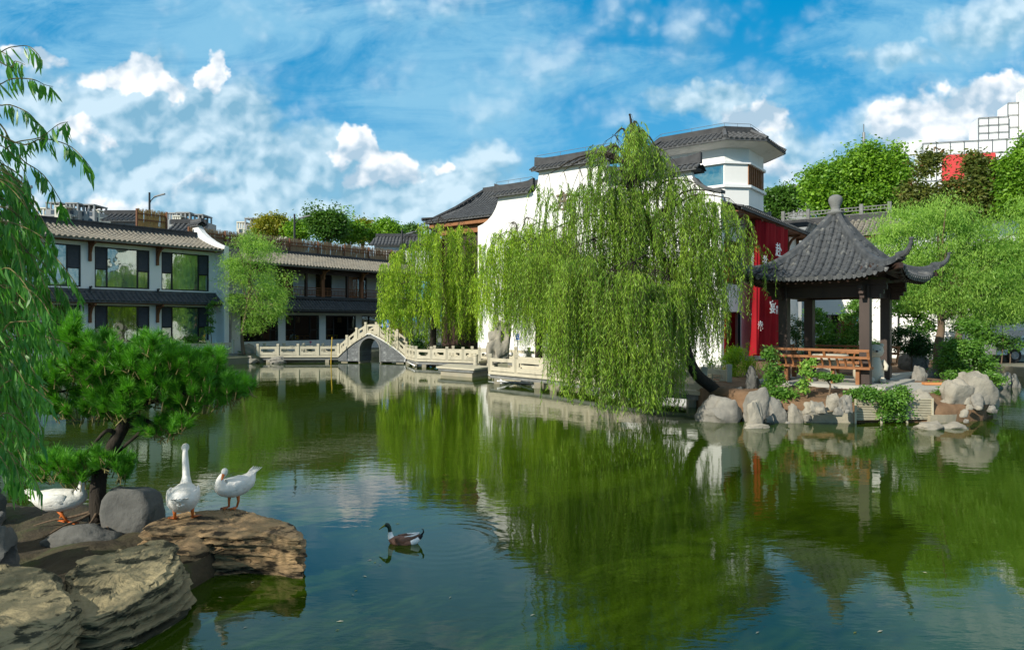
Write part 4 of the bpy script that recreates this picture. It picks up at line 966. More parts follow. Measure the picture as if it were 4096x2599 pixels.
for k in range(4):
    ang = R(45 + 90 * k) - R(90); pts = []
    for r in np.linspace(.05, 1.0, 22):
        p = roofpt(k, r, half * r); pts.append(p + Vector((0, 0, .075)))
    d = Vector((pts[-1].x, pts[-1].y, 0)).normalized()
    rg = []
    for i, p in enumerate(pts):
        t = (pts[min(i + 1, 21)] - pts[max(i - 1, 0)]).normalized(); sd = t.cross(Vector((0, 0, 1))).normalized(); up_ = sd.cross(t)
        w = .075 + .015 * (i % 3 == 0); rg.append([p - sd * w * 1.25 - up_ * .11, p + sd * w * 1.25 - up_ * .11, p + sd * w + up_ * .03, p + sd * w * .5 + up_ * .095, p - sd * w * .5 + up_ * .095, p - sd * w + up_ * .03])
    q = MB(); q.rings(rg); hip = q.build('hip_ridge', 'pavilion_tile', PAV)
    e = pts[-1]; hp = [e - d * .15 + Vector((0, 0, .0)), e + d * .10 + Vector((0, 0, .02)), e + d * .22 + Vector((0, 0, .06)), e + d * .33 + Vector((0, 0, .15)), e + d * .40 + Vector((0, 0, .27)), e + d * .42 + Vector((0, 0, .38))]
    q = MB(); q.tube(hp, [(.085, .10), (.08, .10), (.07, .085), (.055, .065), (.045, .05), (.04, .045)], 8); q.tube([hp[-1] - Vector((0, 0, .01)), hp[-1] + Vector((0, 0, .04))], .058, 8); q.build('horn', 'pavilion_tile', hip)
    q = MB(); c0 = Vector((.81 * (1 if k in (0, 1) else -1) * 1.4, .81 * (-1 if k in (0, 3) else 1) * 1.4, 3.93)); q.beam(c0, e + Vector((0, 0, -.26)), .12, .14); q.build('corner_rafter', 'wood_dark', PAV)
q = MB()
for fce in range(4):
    for i in range(-9, 10):
        a, b = roofpt(fce, .98, i * .235) - Vector((0, 0, .14)), roofpt(fce, .50, max(-1.1, min(1.1, i * .235))) - Vector((0, 0, .14)); q.beam(a, b, .05, .06)
q.build('rafters', 'wood_dark', PAV)
q = MB(); q.lathe([(.13, -.12), (.25, -.02), (.26, .03), (.14, .06), (.12, .12), (.15, .22), (.195, .33), (.205, .41), (.17, .50), (.09, .55), (.02, .56)], (0, 0, 5.95), 24); q.build('finial', 'stone_dark', PAV, True)
for s_ in range(3):
    q = MB()
    def bx(a0, a1, y0, y1, z0, z1): q.box(a0, a1, y0, y1, z0, z1)
    z = FZ; yb = -1.30
    bx(-1.36, 1.36, yb - .26, yb + .14, z + .44, z + .50); sb = None
    M4 = Matrix.Rotation([0, R(180), R(-90)][s_], 4, 'Z')
    def place(o): o.data.transform(M4); return o
    B_ = MB(); B_.box(-1.36, 1.36, yb - .26, yb + .14, z + .44, z + .51); place(B_.build('bench_seat', 'wood_light', PAV))
    for x in (-1.0, -.33, .33, 1.0): B_ = MB(); B_.box(x - .05, x + .05, yb - .12, yb + .0, z, z + .439); place(B_.build('bench_leg', 'wood_light', PAV))
    B_ = MB(); B_.beam((-1.40, yb - .46, z + .98), (1.40, yb - .46, z + .98), .07, .07); B_.beam((-1.40, yb - .40, z + .78), (1.40, yb - .40, z + .78), .05, .07)
    for x in (-1.36, 1.36, -.2, .2): B_.beam((x, yb - .40, z + .78), (x, yb - .46, z + .98), .07, .05)
    for x in np.linspace(-1.36, 1.36, 14):
        pr = None
        for t in np.linspace(0, 1, 5):
            p = Vector((x, yb - .24 - .17 * t + .05 * math.sin(math.pi * t), z + .505 + .25 * t))
            if pr: B_.beam(pr, p, .045, .05)
            pr = p
    place(B_.build('bench_backrest', 'wood_light', PAV))
# things standing in and around it
def lP(x, y, z=0): v = Matrix.Rotation(TH, 3, 'Z') @ Vector((x, y, 0)); return Vector((PC.x + v.x, PC.y + v.y, z))
t = thing('stone_table', 'round pale stone table standing inside the pavilion', 'table', lP(-.15, .0, FZ)); q = MB(); q.lathe([(.50, .62), (.52, .64), (.52, .76), (.50, .78), (.02, .785)], n=28); q.build('table_top', 'bear_stone', t, True)
q = MB(); q.lathe([(.2, 0), (.22, .1), (.15, .3), (.2, .6), (.2, .619)], n=20); q.build('pedestal', 'stone_pale', t, True)
for k, (x, y) in enumerate(((-.15, -.72), (.62, .35))):
    t = thing('stone_stool', ['drum-shaped stone stool at the front of the round table', 'drum-shaped stone stool to the right behind the round table'][k], 'stool', lP(x, y, FZ), 0, 'stone stools in the pavilion'); q = MB(); q.lathe([(.16, 0), (.21, .15), (.21, .28), (.16, .43), (.01, .44)], n=20); q.build('seat', 'stone_pale', t, True)
bp = lP(1.16, -.14, FZ)
q = MB(); q.tube([(0, 0, 0), (0, 0, .10), (0, 0, .38), (0, 0, .68), (0, 0, .82), (0, 0, .87)], [(.23, .21), (.27, .25), (.28, .26), (.21, .19), (.14, .13), (.13, .13)], 20)
q.tube([(0, 0, .86), (0, -.01, .92), (0, -.02, 1.05), (0, -.01, 1.18), (0, 0, 1.25), (0, 0, 1.275)], [(.13, .13), (.22, .20), (.26, .23), (.225, .21), (.12, .12), (.03, .03)], 20)
q.ball((0, -.22, 1.03), (.12, .10, .085), 12)
for s in (-1, 1):
    q.ball((s * .19, .02, 1.24), (.07, .04, .07), 10); q.tube([(s * .2, -.03, .74), (s * .31, -.10, .55), (s * .27, -.2, .42)], [.07, .07, .06], 10); q.tube([(s * .15, -.08, .10), (s * .17, -.30, .09), (s * .17, -.38, .11)], [.11, .11, .09], 10)
    q.m = 1; q.ball((s * .10, -.205, 1.10), (.022, .02, .026), 8); q.m = 0
q.m = 1; q.ball((0, -.315, 1.05), (.05, .03, .035), 8)
o = q.build('bear_sculpture', ['bear_stone', 'eye'], None, True); o.location = bp; o.rotation_euler = (0, 0, R(-20)); o.scale = (.88,) * 3; tag(o, 'pale stone sitting bear sculpture between the two right pavilion posts', 'sculpture')

# ================================================================ ROCKS
def rock_blob(lab, loc, size, seed, m='rock_grey', rough_=.35, sub=4, group=None, holes_=0.0, rz=0, name='rock', strat=0, boxy=.8):
    bm = bmesh.new(); bmesh.ops.create_icosphere(bm, subdivisions=sub, radius=1); off = Vector((seed * 7.1, seed * 3.3, seed * 1.7))
    rc = random.Random(seed * 13 + 1); cuts = [(Vector((rc.gauss(0, 1), rc.gauss(0, 1), rc.gauss(0, .8))).normalized(), rc.uniform(.62, .90)) for _ in range(13)]
    for v in bm.verts:
        p = v.co.copy()
        for cd, ch in cuts:
            e_ = p.dot(cd) - ch
            if e_ > 0: p -= cd * e_ * .92
        p *= 1.12; n = noise.noise(p * .9 + off) * rough_ * 1.2 + noise.noise(p * 2.3 + off) * rough_ * .55 + noise.noise(p * 5.5 + off) * rough_ * .20 + noise.noise(p * 13 + off) * rough_ * .08
        if holes_: h = noise.noise(p * 2.1 - off); n -= holes_ * max(0, h - .12) * 2.2
        if strat: n += strat * (abs((p.z * 7 + noise.noise(p * 2 + off) * 1.3) % 1 - .5) - .25)
        q_ = p * (1 + n)
        fl = lambda a: math.copysign(abs(a) ** boxy, a)
        v.co = Vector((fl(q_.x) * size[0], fl(q_.y) * size[1], (max(q_.z, -.45) + .42) * size[2] / 1.35))
    me = bpy.data.meshes.new(name); bm.to_mesh(me); bm.free(); me.materials.append(M[m]); me.polygons.foreach_set('use_smooth', [True] * len(me.polygons))
    try: me.set_sharp_from_angle(angle=R(38))
    except Exception: pass
    o = bpy.data.objects.new(name, me); COL.objects.link(o); o.location = loc; o.rotation_euler = (0, 0, rz); return tag(o, lab, 'rock', group)
def rockpx(lab, x0, x1, yt, yb, z0, seed, m='rock_grey', dep=.8, group='rocks around the island shore', **k):
    """rock spanning pixels x0..x1, top row yt, standing at row yb on height z0"""
    g = G((x0 + x1) / 2, yb, z0); s = g.y / F; w = (x1 - x0) * s / 2; h = (yb - yt) * s
    return rock_blob(lab, (g.x, g.y + w * dep * .5, z0 - .05), (w, w * dep, h * 1.08), seed, m, group=group, **k)
def slabrock(name, lab, outl, ztf, zb, m, seed, K=84, bulge=.05, strat=.06, dens=.035, cat='rock'):
    """layered boulder: rings follow the outline and step in and out with the strata"""
    P_ = [Vector(p) for p in outl]
    for _ in range(1):
        Q = []
        for i in range(len(P_)): a, b = P_[i], P_[(i + 1) % len(P_)]; Q += [a.lerp(b, .25), a.lerp(b, .75)]
        P_ = Q
    pts = []
    for i in range(len(P_)):
        a, b = P_[i], P_[(i + 1) % len(P_)]; n = max(1, int((b - a).length / dens))
        for k in range(n): pts.append(a.lerp(b, k / n))
    c = sum(pts, Vector((0, 0))) / len(pts); rn = random.Random(seed); lay = [rn.uniform(-1, 1) for _ in range(400)]; off = Vector((seed * 5.1, 3, seed))
    rg = []
    for k in range(K + 1):
        t = k / K; ring_ = []
        for p in pts:
            zt = ztf(p.x, p.y); z = zb + (zt - zb) * t; d = (p - c).normalized(); tilt = z + .10 * noise.noise(Vector((p.x * 1.2, p.y * 1.2, 0)) + off) + .03 * noise.noise(Vector((p.x * 5, p.y * 5, z * 3)) + off)
            u = tilt / .034; i0 = int(math.floor(u)); fr = u - i0; fr = min(1, max(0, (fr - .40) / .2)); L_ = lay[i0 % 400] * (1 - fr) + lay[(i0 + 1) % 400] * fr
            crack = -1.3 if .42 < (u % 1) < .58 and lay[(i0 * 7 + 3) % 400] > -.2 else 0
            o_ = strat * (L_ + crack) + bulge * math.sin(math.pi * min(1, t * 1.1)) + .05 * noise.noise(Vector((p.x * 2.2, p.y * 2.2, z * 2)) + off) + .030 * noise.noise(Vector((p.x * 8, p.y * 8, z * 16)) + off) + .014 * noise.noise(Vector((p.x * 25, p.y * 25, z * 50)) + off)
            if t > .93: o_ -= .05 * ((t - .93) / .07) ** 2
            q_ = p + d * o_; ring_.append((q_.x, q_.y, z))
        rg.append(ring_)
    for s in (.97, .93, .88, .82, .75, .67, .58, .49, .40, .31, .22, .13, .04):
        ring_ = []
        for (x, y, z), p in zip(rg[K], pts):
            w = c.lerp(Vector((x, y)), s); n = noise.noise(Vector((w.x * 2, w.y * 4, 1)) + off) * .05 + noise.noise(Vector((w.x * 7, w.y * 16, 1)) + off) * .022 + noise.noise(Vector((w.x * 22, w.y * 40, 1)) + off) * .009
            ring_.append((w.x, w.y, ztf(w.x, w.y) + n * min(1, (1 - s) * 8) + .02 * (1 - s)))
        rg.append(ring_)
    q = MB(); q.rings(rg, True); o = q.build(name, m, None, False, origin=(c.x, c.y, 0)); return tag(o, lab, cat)
e2 = lambda *a: [(G(x, y, z).x, G(x, y, z).y) for x, y, z in a]
SLZ = lambda x, y: .50 + .06 * (x + 1.6) * -1 * .3 - (.10 if y < 6.6 else 0) * 0
sl_out = e2((560, 2095, .46), (700, 2035, .5), (850, 2015, .52), (960, 2006, .55), (1080, 2030, .55), (1180, 2062, .52), (1205, 2100, .5), (1190, 2125, .48), (1080, 2130, .42), (900, 2135, .40), (720, 2150, .36), (620, 2150, .36))
slabrock('layered_rock', 'broad flat-topped tan layered rock with two white geese standing on it', sl_out, lambda x, y: .40 + max(0, min(1, (y - 6.9) / 1.1)) * .10, -.35, 'rock_tan', 3)
sl2 = e2((260, 2260, .40), (440, 2200, .44), (650, 2150, .48), (690, 2190, .40), (720, 2280, .25), (745, 2390, .10), (560, 2440, .25), (330, 2560, .2), (220, 2420, .3))
slabrock('layered_rock', 'long sloping grey-brown layered rock in the bottom left foreground', sl2, lambda x, y: .42 + max(-.10, min(.12, (y - 6.2) * .12)), -.4, 'rock_slab', 8, bulge=.05, strat=.05)
sl3 = e2((-400, 2290, .42), (0, 2255, .48), (180, 2225, .55), (250, 2290, .50), (300, 2420, .35), (330, 2560, .15), (150, 2760, .1), (-400, 2900, .1))
slabrock('layered_rock', 'lichen-spotted layered rock at the very corner, left of the long sloping rock', sl3, lambda x, y: .44 + max(-.12, min(.1, (y - 5.5) * .10)), -.5, 'rock_slab', 12, bulge=.05, strat=.05, dens=.04)
g = G(505, 2105, .25); rock_blob('dark squared boulder standing behind the pine trunk', (g.x + .03, g.y + .1, .10), (.30, .24, .52), 21, 'rock_dark', .14, boxy=.42)
g = G(420, 2090, .25); rock_blob('low dark stone between the pine trunk and the squared boulder', (g.x + .1, g.y + .35, .1), (.26, .22, .36), 23, 'rock_dark', .2)
g = G(745, 2300, 0); rock_blob('dark brown wet rock in the gap under the flat goose rock', (g.x, g.y + .1, -.12), (.26, .3, .46), 77, 'rock_tan', .22)
g = G(470, 2110, .25); rock_blob('low mossy slab of rock in front of the pine roots', (g.x - .25, g.y - .25, .10), (.42, .22, .22), 78, 'rock_dark', .25)
rock_blob('hollowed dark rock with deep holes at the left edge beside the walking goose', (G(60, 2200, .3).x, 6.3, .22), (.34, .30, .58), 31, 'rock_dark', .30, 5, holes_=.9)
rock_blob('small pointed dark stone behind the hollowed rock', (G(120, 2080, .3).x, 7.1, .2), (.20, .2, .42), 33, 'rock_dark', .3)
rock_blob('dark rock hidden under willow leaves at the left edge', (G(40, 2000, .3).x, 8.0, .15), (.40, .3, .5), 35, 'rock_dark', .3)
# island shore
rockpx('large pale boulder furthest left on the island shore', 2808, 2978, 1598, 1688, 0, 1, 'rock_grey', .7)
rockpx('tall rounded grey rock behind the seat-shaped rock', 2982, 3090, 1562, 1690, 0, 42, 'rock_grey', .6)
rockpx('seat-shaped rock standing in front of the tall grey rock', 2990, 3052, 1600, 1708, 0, 3, 'rock_white', .6)
rockpx('sloping grey boulder right of the tall rounded rock', 3062, 3152, 1598, 1690, 0, 4, 'rock_grey', .6)
rockpx('flat ledge rock lying in the water under the seat-shaped rock', 2978, 3082, 1692, 1712, 0, 5, 'rock_white', .5)
rockpx('mushroom-shaped stone block beside the sloping boulder', 3152, 3214, 1622, 1690, 0, 6, 'rock_white', .7)
rockpx('dark ragged stone standing behind the shore next to the leaning trunk', 2980, 3046, 1492, 1580, .5, 7, 'rock_dark', .8, holes_=.5)
rockpx('broad dark rock under the leaning willow trunk', 2915, 3000, 1555, 1640, .1, 8, 'rock_dark', .8)
rockpx('pale stone on the soil in front of the pavilion floor, left one', 3220, 3310, 1600, 1648, .35, 9, 'rock_white', .7)
rockpx('white stone standing beside the front flower bed', 3306, 3358, 1576, 1632, .4, 10, 'rock_white', .7)
rockpx('blue-grey holed stone left of the bamboo screen', 3356, 3412, 1578, 1640, .4, 11, 'rock_grey', .7, holes_=.4)
rockpx('pale rounded stone topping the right end of the bamboo screen', 3648, 3728, 1562, 1625, .4, 12, 'rock_white', .7)
rockpx('big white sloping boulder on the bare soil mound', 3778, 3895, 1522, 1606, .5, 13, 'rock_white', .6)
rockpx('layered pale boulder behind the big sloping one', 3846, 3984, 1502, 1606, .5, 14, 'rock_white', .6, strat=.10)
rockpx('dark grey boulder shading the big white one', 3890, 3940, 1570, 1625, .4, 19, 'rock_grey', .8)
rockpx('small rust-stained stone at the right tip of the island', 3960, 3998, 1562, 1632, .2, 15, 'rock_white', .8)
rockpx('flat white rock lying in the water before the island', 3678, 3790, 1678, 1716, 0, 16, 'rock_white', .6)
rockpx('thin white stone beside the flat one in the water', 3752, 3868, 1690, 1713, 0, 17, 'rock_white', .5)
rockpx('pointed grey stone on the garden path edge', 3655, 3710, 1472, 1525, .7, 18, 'rock_grey', .8)
rockpx('squat grey stone by the foot of the right willow', 3712, 3765, 1468, 1512, .7, 20, 'rock_grey', .8)
rockpx('small stone right of the willow foot', 3768, 3810, 1440, 1500, .7, 22, 'rock_grey', .8)
rockpx('dark flat-topped stone table behind the garden path', 3618, 3722, 1410, 1480, .7, 24, 'rock_dark', .9)
rockpx('grey boulder at the water beyond the island tip', 3985, 4050, 1500, 1552, 0, 25, 'rock_grey', .9)
rockpx('smaller grey boulder right beyond the island tip', 4040, 4082, 1505, 1550, 0, 26, 'rock_grey', .9)
rn = random.Random(15)
for k in range(26):
    x = rn.uniform(2990, 3960); y = rn.uniform(1600, 1688) if x < 3400 or x > 3740 else rn.uniform(1545, 1585); w = rn.uniform(10, 24); z = .40 if y < 1660 else .1
    rockpx('small broken stone lying among the boulders of the island shore', x, x + w * 1.6, y - w, y, z, 200 + k, ['rock_white', 'rock_grey'][k % 2], .8, group='small stones on the island shore', sub=3)
rn = random.Random(5)
for k in range(7):
    x = 3960 + k * 24; rockpx(['pale', 'grey', 'rugged', 'mottled', 'low', 'round', 'broad'][k] + ' stone in the dry-stone bank under the parked car, number %d from the left' % (k + 1) if False else ['pale stone at the left end of the bank below the parked car', 'grey stone second along the bank below the parked car', 'rugged stone third along the bank below the parked car', 'mottled stone in the middle of the bank below the parked car', 'low stone past the middle of the bank below the car', 'round stone near the right end of the bank', 'broad stone at the right end of the bank'][k], x, x + 42, 1395 + rn.randint(-8, 10), 1442 + rn.randint(-6, 6), .45, 50 + k, 'rock_white', .8, group='stones of the far right bank')
q = MB(); q.box(G(4000, 1475).x, 24, 32.0, 33.4, -.3, .42); tag(q.build('retaining_wall', 'concrete'), 'low concrete edge of the far bank at the right side', 'wall')
# scholar rock before the white wall, and rocks on the far left bank
sr = P(1992, 1405, 34.2); rock_blob('tall pale holed scholar rock standing before the big white wall', (sr.x, sr.y, .55), (.62, .4, 1.75), 61, 'rock_white', .32, 5, holes_=.55)
for k, (x0, x1, yt, yb, lab, m) in enumerate(((965, 1038, 1388, 1440, 'rugged pale rock at the left start of the boardwalk', 'rock_white'), (940, 1025, 1425, 1450, 'low wide rock at the water below the feathery tree', 'rock_white'), (1068, 1140, 1430, 1450, 'smooth flat rock in the water under the left boardwalk', 'rock_grey'), (1000, 1060, 1330, 1400, 'tall dark scholar rock behind the feathery tree', 'rock_dark'), (895, 935, 1325, 1400, 'dark upright rock at the corner of the guest house', 'rock_dark'), (730, 800, 1415, 1445, 'pale rock under the balustrade behind the pine', 'rock_white'))):
    rockpx(lab, x0, x1, yt, yb, .05 if yb > 1420 else .5, 70 + k, m, .7, group='rocks on the far left bank', holes_=.3)
# island edge kerb and wall
def kerb(pts, z0, z1, w, lab, m):
    q = MB(); pts = [Vector(p) for p in pts]
    for a, b in zip(pts, pts[1:]): 
        d = (b - a).normalized(); n = Vector((-d.y, d.x)) * w; q.prism([(a.x, a.y, z0), (b.x, b.y, z0), (b.x + n.x, b.y + n.y, z0), (a.x + n.x, a.y + n.y, z0)], (0, 0, z1 - z0))
    return tag(q.build('shore_edging', m), lab, 'edging')
kerb(e2((3214, 1690, 0), (3300, 1690, 0), (3420, 1692, 0)), -.3, .27, .3, 'pale stone edging on the island shore left of the bamboo screen', 'concrete')
kerb(e2(*[(3722 + 266 * math.sin(t) , 1640 + 56 * math.cos(t) - 4, 0) for t in np.linspace(.0, 1.6, 15)]), -.3, .20, .14, 'curved sandy concrete edging round the bare soil at the island tip', 'concrete')
# ================================================================ VEGETATION
def limb(q, pts, r0, r1, n=7, wob=.0):
    pts = [Vector(p) for p in pts]; out_ = []
    for i in range(len(pts) - 1):
        a, b = pts[max(i - 1, 0)], pts[i]; c, d = pts[i + 1], pts[min(i + 2, len(pts) - 1)]
        for k in range(4):
            t = k / 4; out_.append(.5 * ((2 * b) + (c - a) * t + (2 * a - 5 * b + 4 * c - d) * t * t + (3 * b - a - 3 * c + d) * t ** 3))
    out_.append(pts[-1]); L = len(out_)
    if wob: out_ = [p + Vector((noise.noise(p * 1.3), noise.noise(p * 1.3 + Vector((9, 0, 0))), 0)) * wob for p in out_]
    q.tube(out_, [r0 + (r1 - r0) * i / (L - 1) for i in range(L)], n)
def tree_root(name, lab, cat, base, group=None): return thing(name, lab, cat, base, 0, group)
def strands(starts, lens, outd, sp, leaf, wid, rng, droop=.5, sway=.12):
    """leaves and twig quads of hanging strands"""
    Lq, Tq = [], []
    for s, L, o in zip(starts, lens, outd):
        n = max(3, int(L / sp)); t = (np.arange(n) + rng.random(n) * .8) * sp; t = t[t < L]; n = len(t)
        if n < 2: continue
        ph = rng.random() * 6; k = rng.uniform(.12, .42)
        def pos(t):
            h = k * (1 - np.exp(-2.2 * t)); w = sway * np.sin(t * 1.3 + ph) * np.minimum(t, 1)
            z = -t + .55 * (1 - np.exp(-2.0 * t)) * .8
            return np.stack([s[0] + o[0] * h + w * o[1], s[1] + o[1] * h - w * o[0], s[2] + z], 1)
        p = pos(t); az = rng.random(n) * 2 * np.pi; el = rng.uniform(.25, .95, n) * droop * 2
        d = unit(np.stack([np.cos(az) * el, np.sin(az) * el, -np.ones(n)], 1)); Lq.append(leafquads(p, d, leaf * rng.uniform(.7, 1.25, n), wid * rng.uniform(.7, 1.2, n), rng))
        tt = np.linspace(0, L * .96, max(3, int(L / .35))); c = pos(tt); wv = np.array([.004, .003, 0]) * 1.6
        Tq.append(np.stack([c[:-1] - wv, c[:-1] + wv, c[1:] + wv * .7, c[1:] - wv * .7], 1).reshape(-1, 3))
    return np.concatenate(Lq), np.concatenate(Tq)
def willow(lab, base, trunk, r0, clusters, Yc, dY, leafm, sp=.045, leaf=.11, wid=.017, seed=1, r1=.05, dens=1.0, barkm='bark_dark', group='weeping willows round the pond', nolimb=False, jt=.12):
    """clusters: (x, ytop, ybottom, halfwidth, count[, Y])"""
    rng = np.random.default_rng(seed); o = tree_root('weeping_willow', lab, 'tree', base, group); q = MB(); limb(q, trunk, r0, r1, 9); top = Vector(trunk[-1]); TR = [Vector(p) for p in trunk]
    S, L, O = [], [], []
    for cidx, c in enumerate(clusters):
        x, yt, yb, w, n = c[:5]; Y = c[5] if len(c) > 5 else Yc; n = int(n * dens); h = P(x, yt, Y)
        if not nolimb:
            near = min(TR[len(TR) // 3:], key=lambda p: (p - h).length if p.z < h.z + .3 else 99)
            mid = near.lerp(h, .5) + Vector((0, 0, .35 + .15 * (h - near).length * .3)); limb(q, [near, mid, h + Vector((0, 0, .05))], min(.05, r1), .012, 5, .1)
        for i in range(n):
            if i % 9 == 0:      # a new tuft: its strands leave one spot and end at about one height
                tx = x + rng.normal() * w * 1.05; ty = yt + abs(rng.normal()) * (yb - yt) * jt * 1.0 + abs(tx - x) / w * 14; tY = Y + rng.uniform(-dY, dY); tb = yb - abs(rng.normal()) * (yb - ty) * .24; tr_ = rng.uniform(.05, .17) * F / Y
            xx = tx + rng.normal() * tr_; y0 = ty + abs(rng.normal()) * 22 * 19 / Y; Yi = tY + rng.normal() * .14; p = P(xx, y0, Yi); b = P(xx, tb - abs(rng.normal()) * (tb - ty) * .13, Yi)
            if b.z < .03: b.z = .03
            if p.z - b.z < .3: continue
            S.append(p); L.append(p.z - b.z + .36); a = rng.random() * 6.28; v = np.array([p.x - h.x, p.y - h.y]) * .8 + np.array([math.cos(a), math.sin(a)]) * .22; v = v / np.linalg.norm(v); O.append(v)
            if i % 9 == 0 and not nolimb: q.tube([h + Vector((0, 0, .03)), h.lerp(p, .55) + Vector((0, 0, .12)), p], [.008, .006, .003], 4)
    q.build('trunk', barkm, o, True, world=True); lq, tq = strands(S, L, O, sp, leaf, wid, rng); npmesh('crown', lq, 4, leafm, o); npmesh('twigs', tq, 4, 'twig', o)
    return o
# the big willow leaning over the pond from the island
wb = G(2915, 1610, .3)
tk = [wb + Vector((.1, 0, -.4)), P(2860, 1560, 19.8), P(2790, 1500, 19.6), P(2745, 1400, 19.4), P(2725, 1250, 19.3), P(2700, 1110, 19.2), P(2625, 990, 19.2), P(2597, 900, 19.2), P(2560, 830, 19.2), P(2515, 745, 19.2), P(2512, 660, 19.2), P(2516, 590, 19.2)]
CL = [(2515, 462, 640, 16, 30), (2535, 500, 760, 26, 40), (2460, 545, 820, 34, 40), (2585, 560, 850, 36, 40), (2425, 620, 1000, 28, 24), (2640, 600, 960, 40, 34),
      (2195, 700, 1120, 14, 16), (2255, 690, 1000, 12, 12), (2320, 680, 1150, 20, 30), (2365, 690, 1250, 22, 26), (2460, 720, 1350, 44, 56), (2540, 700, 1350, 56, 76), (2620, 760, 1400, 52, 76), (2700, 700, 1350, 50, 66), (2780, 740, 1250, 36, 46), (2855, 770, 1180, 26, 32), (2920, 800, 1050, 18, 18), (2975, 860, 1130, 10, 9),
      (2990, 900, 1330, 6, 8), (2930, 900, 1300, 9, 10), (2870, 950, 1380, 18, 20), (2810, 950, 1440, 34, 36),
      (2215, 980, 1480, 40, 44, 20.3), (2240, 1100, 1640, 26, 46, 18.2), (2300, 1000, 1600, 34, 60, 18.6), (2380, 960, 1640, 44, 76, 18.4), (2450, 1080, 1685, 50, 86, 17.9), (2540, 1050, 1690, 50, 96, 17.8), (2620, 1080, 1692, 46, 96, 17.8), (2672, 1100, 1690, 20, 50, 18.0), (2740, 1000, 1480, 30, 46), (2800, 1080, 1450, 26, 44), (2770, 1180, 1500, 24, 36),
      (2140, 960, 1380, 44, 50, 20.8), (2580, 1340, 1690, 60, 90, 17.8), (2440, 1360, 1690, 60, 60, 17.9)]
willow('huge weeping willow leaning from the island, its curtain of leaves touching the water', wb, tk, .19, CL, 19.2, .9, 'leaf_willow', seed=3, dens=1.65, sp=.042, leaf=.13, wid=.021)
# bare dead twigs on its right side
wt = G(2155, 1430, .5); Yw = 34.0
willow('mid-sized weeping willow before the white gable wall, left of the huge one', (P(2155, 1430, Yw).x, Yw, .5), [P(2155, 1440, Yw), P(2155, 1300, Yw), P(2150, 1180, Yw), P(2110, 1060, Yw), P(2080, 980, Yw)], .20,
       [(2000, 940, 1330, 34, 60), (2050, 890, 1390, 44, 110), (2110, 870, 1410, 48, 120), (2180, 890, 1430, 44, 110), (1965, 1040, 1290, 24, 36), (2240, 940, 1430, 44, 90), (2310, 980, 1430, 44, 70), (2100, 1100, 1410, 60, 60)], Yw, 1.8, 'leaf_willow_bright', dens=1.5, sp=.075, leaf=.19, wid=.032, seed=5)
Yl = 41.0
willow('bright green weeping willow at the left of the white wall, beyond the boardwalk', (P(1730, 1400, Yl).x, Yl, .5), [P(1730, 1440, Yl), P(1735, 1300, Yl), P(1750, 1150, Yl), P(1760, 1000, Yl), P(1750, 930, Yl)], .22,
       [(1700, 880, 1250, 34, 44), (1760, 870, 1380, 44, 70), (1840, 880, 1390, 40, 70), (1640, 940, 1330, 36, 60), (1600, 1010, 1330, 26, 40), (1890, 950, 1380, 22, 44), (1545, 1165, 1290, 18, 22), (1590, 1190, 1340, 34, 36), (1690, 1100, 1400, 50, 60), (1800, 1100, 1400, 50, 60), (1880, 1150, 1390, 24, 30)], Yl, 2.0, 'leaf_willow_bright', dens=1.7, sp=.08, leaf=.22, wid=.038, seed=6)

def crown(o, blobs, Y, leafm, n, leaf, wid, clump=.35, per=60, seed=1, droop=.25, deep=.8, name='crown', up=False, hollow=.35, holes=True):
    """clumps of small leaves scattered through overlapping lumps; blobs: (x, y, rx, ry[, Y]) in photo pixels"""
    rng = np.random.default_rng(seed); tot = sum(b[2] * b[3] for b in blobs); Q = []; C = []
    for b in blobs:
        Yb = b[4] if len(b) > 4 else Y; s = Yb / F; k = max(4, int(n / per * b[2] * b[3] / tot)); c = np.array(P(b[0], b[1], Yb)); r = unit(rng.normal(size=(k, 3))) * (rng.uniform(hollow, 1, (k, 1)) ** .6)
        C.append(c + r * np.array([b[2] * s, max(b[2], b[3]) * s * deep, b[3] * s]))
    C = np.concatenate(C)
    if len(C) > 40 and holes:      # leave holes
        fq = 1 / (clump * 3.6); keep = np.array([noise.noise(Vector(c) * fq + Vector((seed, 0, 0))) > -.10 for c in C]); C = C[keep]
    k = len(C); sz = rng.uniform(.6, 1.3, k)
    p = np.repeat(C, per, 0) + rng.normal(size=(k * per, 3)) * clump * np.repeat(sz, per)[:, None] * np.array([1, 1, .62]); m = len(p)
    d = rng.normal(size=(m, 3)); d[:, 2] = d[:, 2] * .6 + (.9 if up else -droop * 2); d = unit(d); Q = leafquads(p, d, leaf * rng.uniform(.6, 1.3, m), wid * rng.uniform(.7, 1.2, m), rng); npmesh(name, Q, 4, leafm, o); return C
def tree(name, lab, base, blobs, Y, leafm, n, leaf, wid, trunk=None, r=.15, seed=1, group=None, cat='tree', limbs=8, barkm='bark', **k):
    o = tree_root(name, lab, cat, base, group); C = crown(o, blobs, Y, leafm, n, leaf, wid, seed=seed, **k); q = MB(); rn = random.Random(seed)
    b = Vector(base); top = Vector(C.mean(0)); tr = [Vector(p) for p in (trunk or [b - Vector((0, 0, .2)), b.lerp(top, .35) + Vector((.05, 0, 0)), b.lerp(top, .6), top])]; limb(q, tr, r, r * .4, 8)
    for i in range(limbs):
        c = Vector(C[rn.randrange(len(C))]); a = tr[-1].lerp(tr[-2], rn.random()); limb(q, [a, a.lerp(c, .5) + Vector((0, 0, .1 * (c - a).length)), c], r * .3, r * .08, 5)
    q.build('trunk', barkm, o, True, world=True); return o
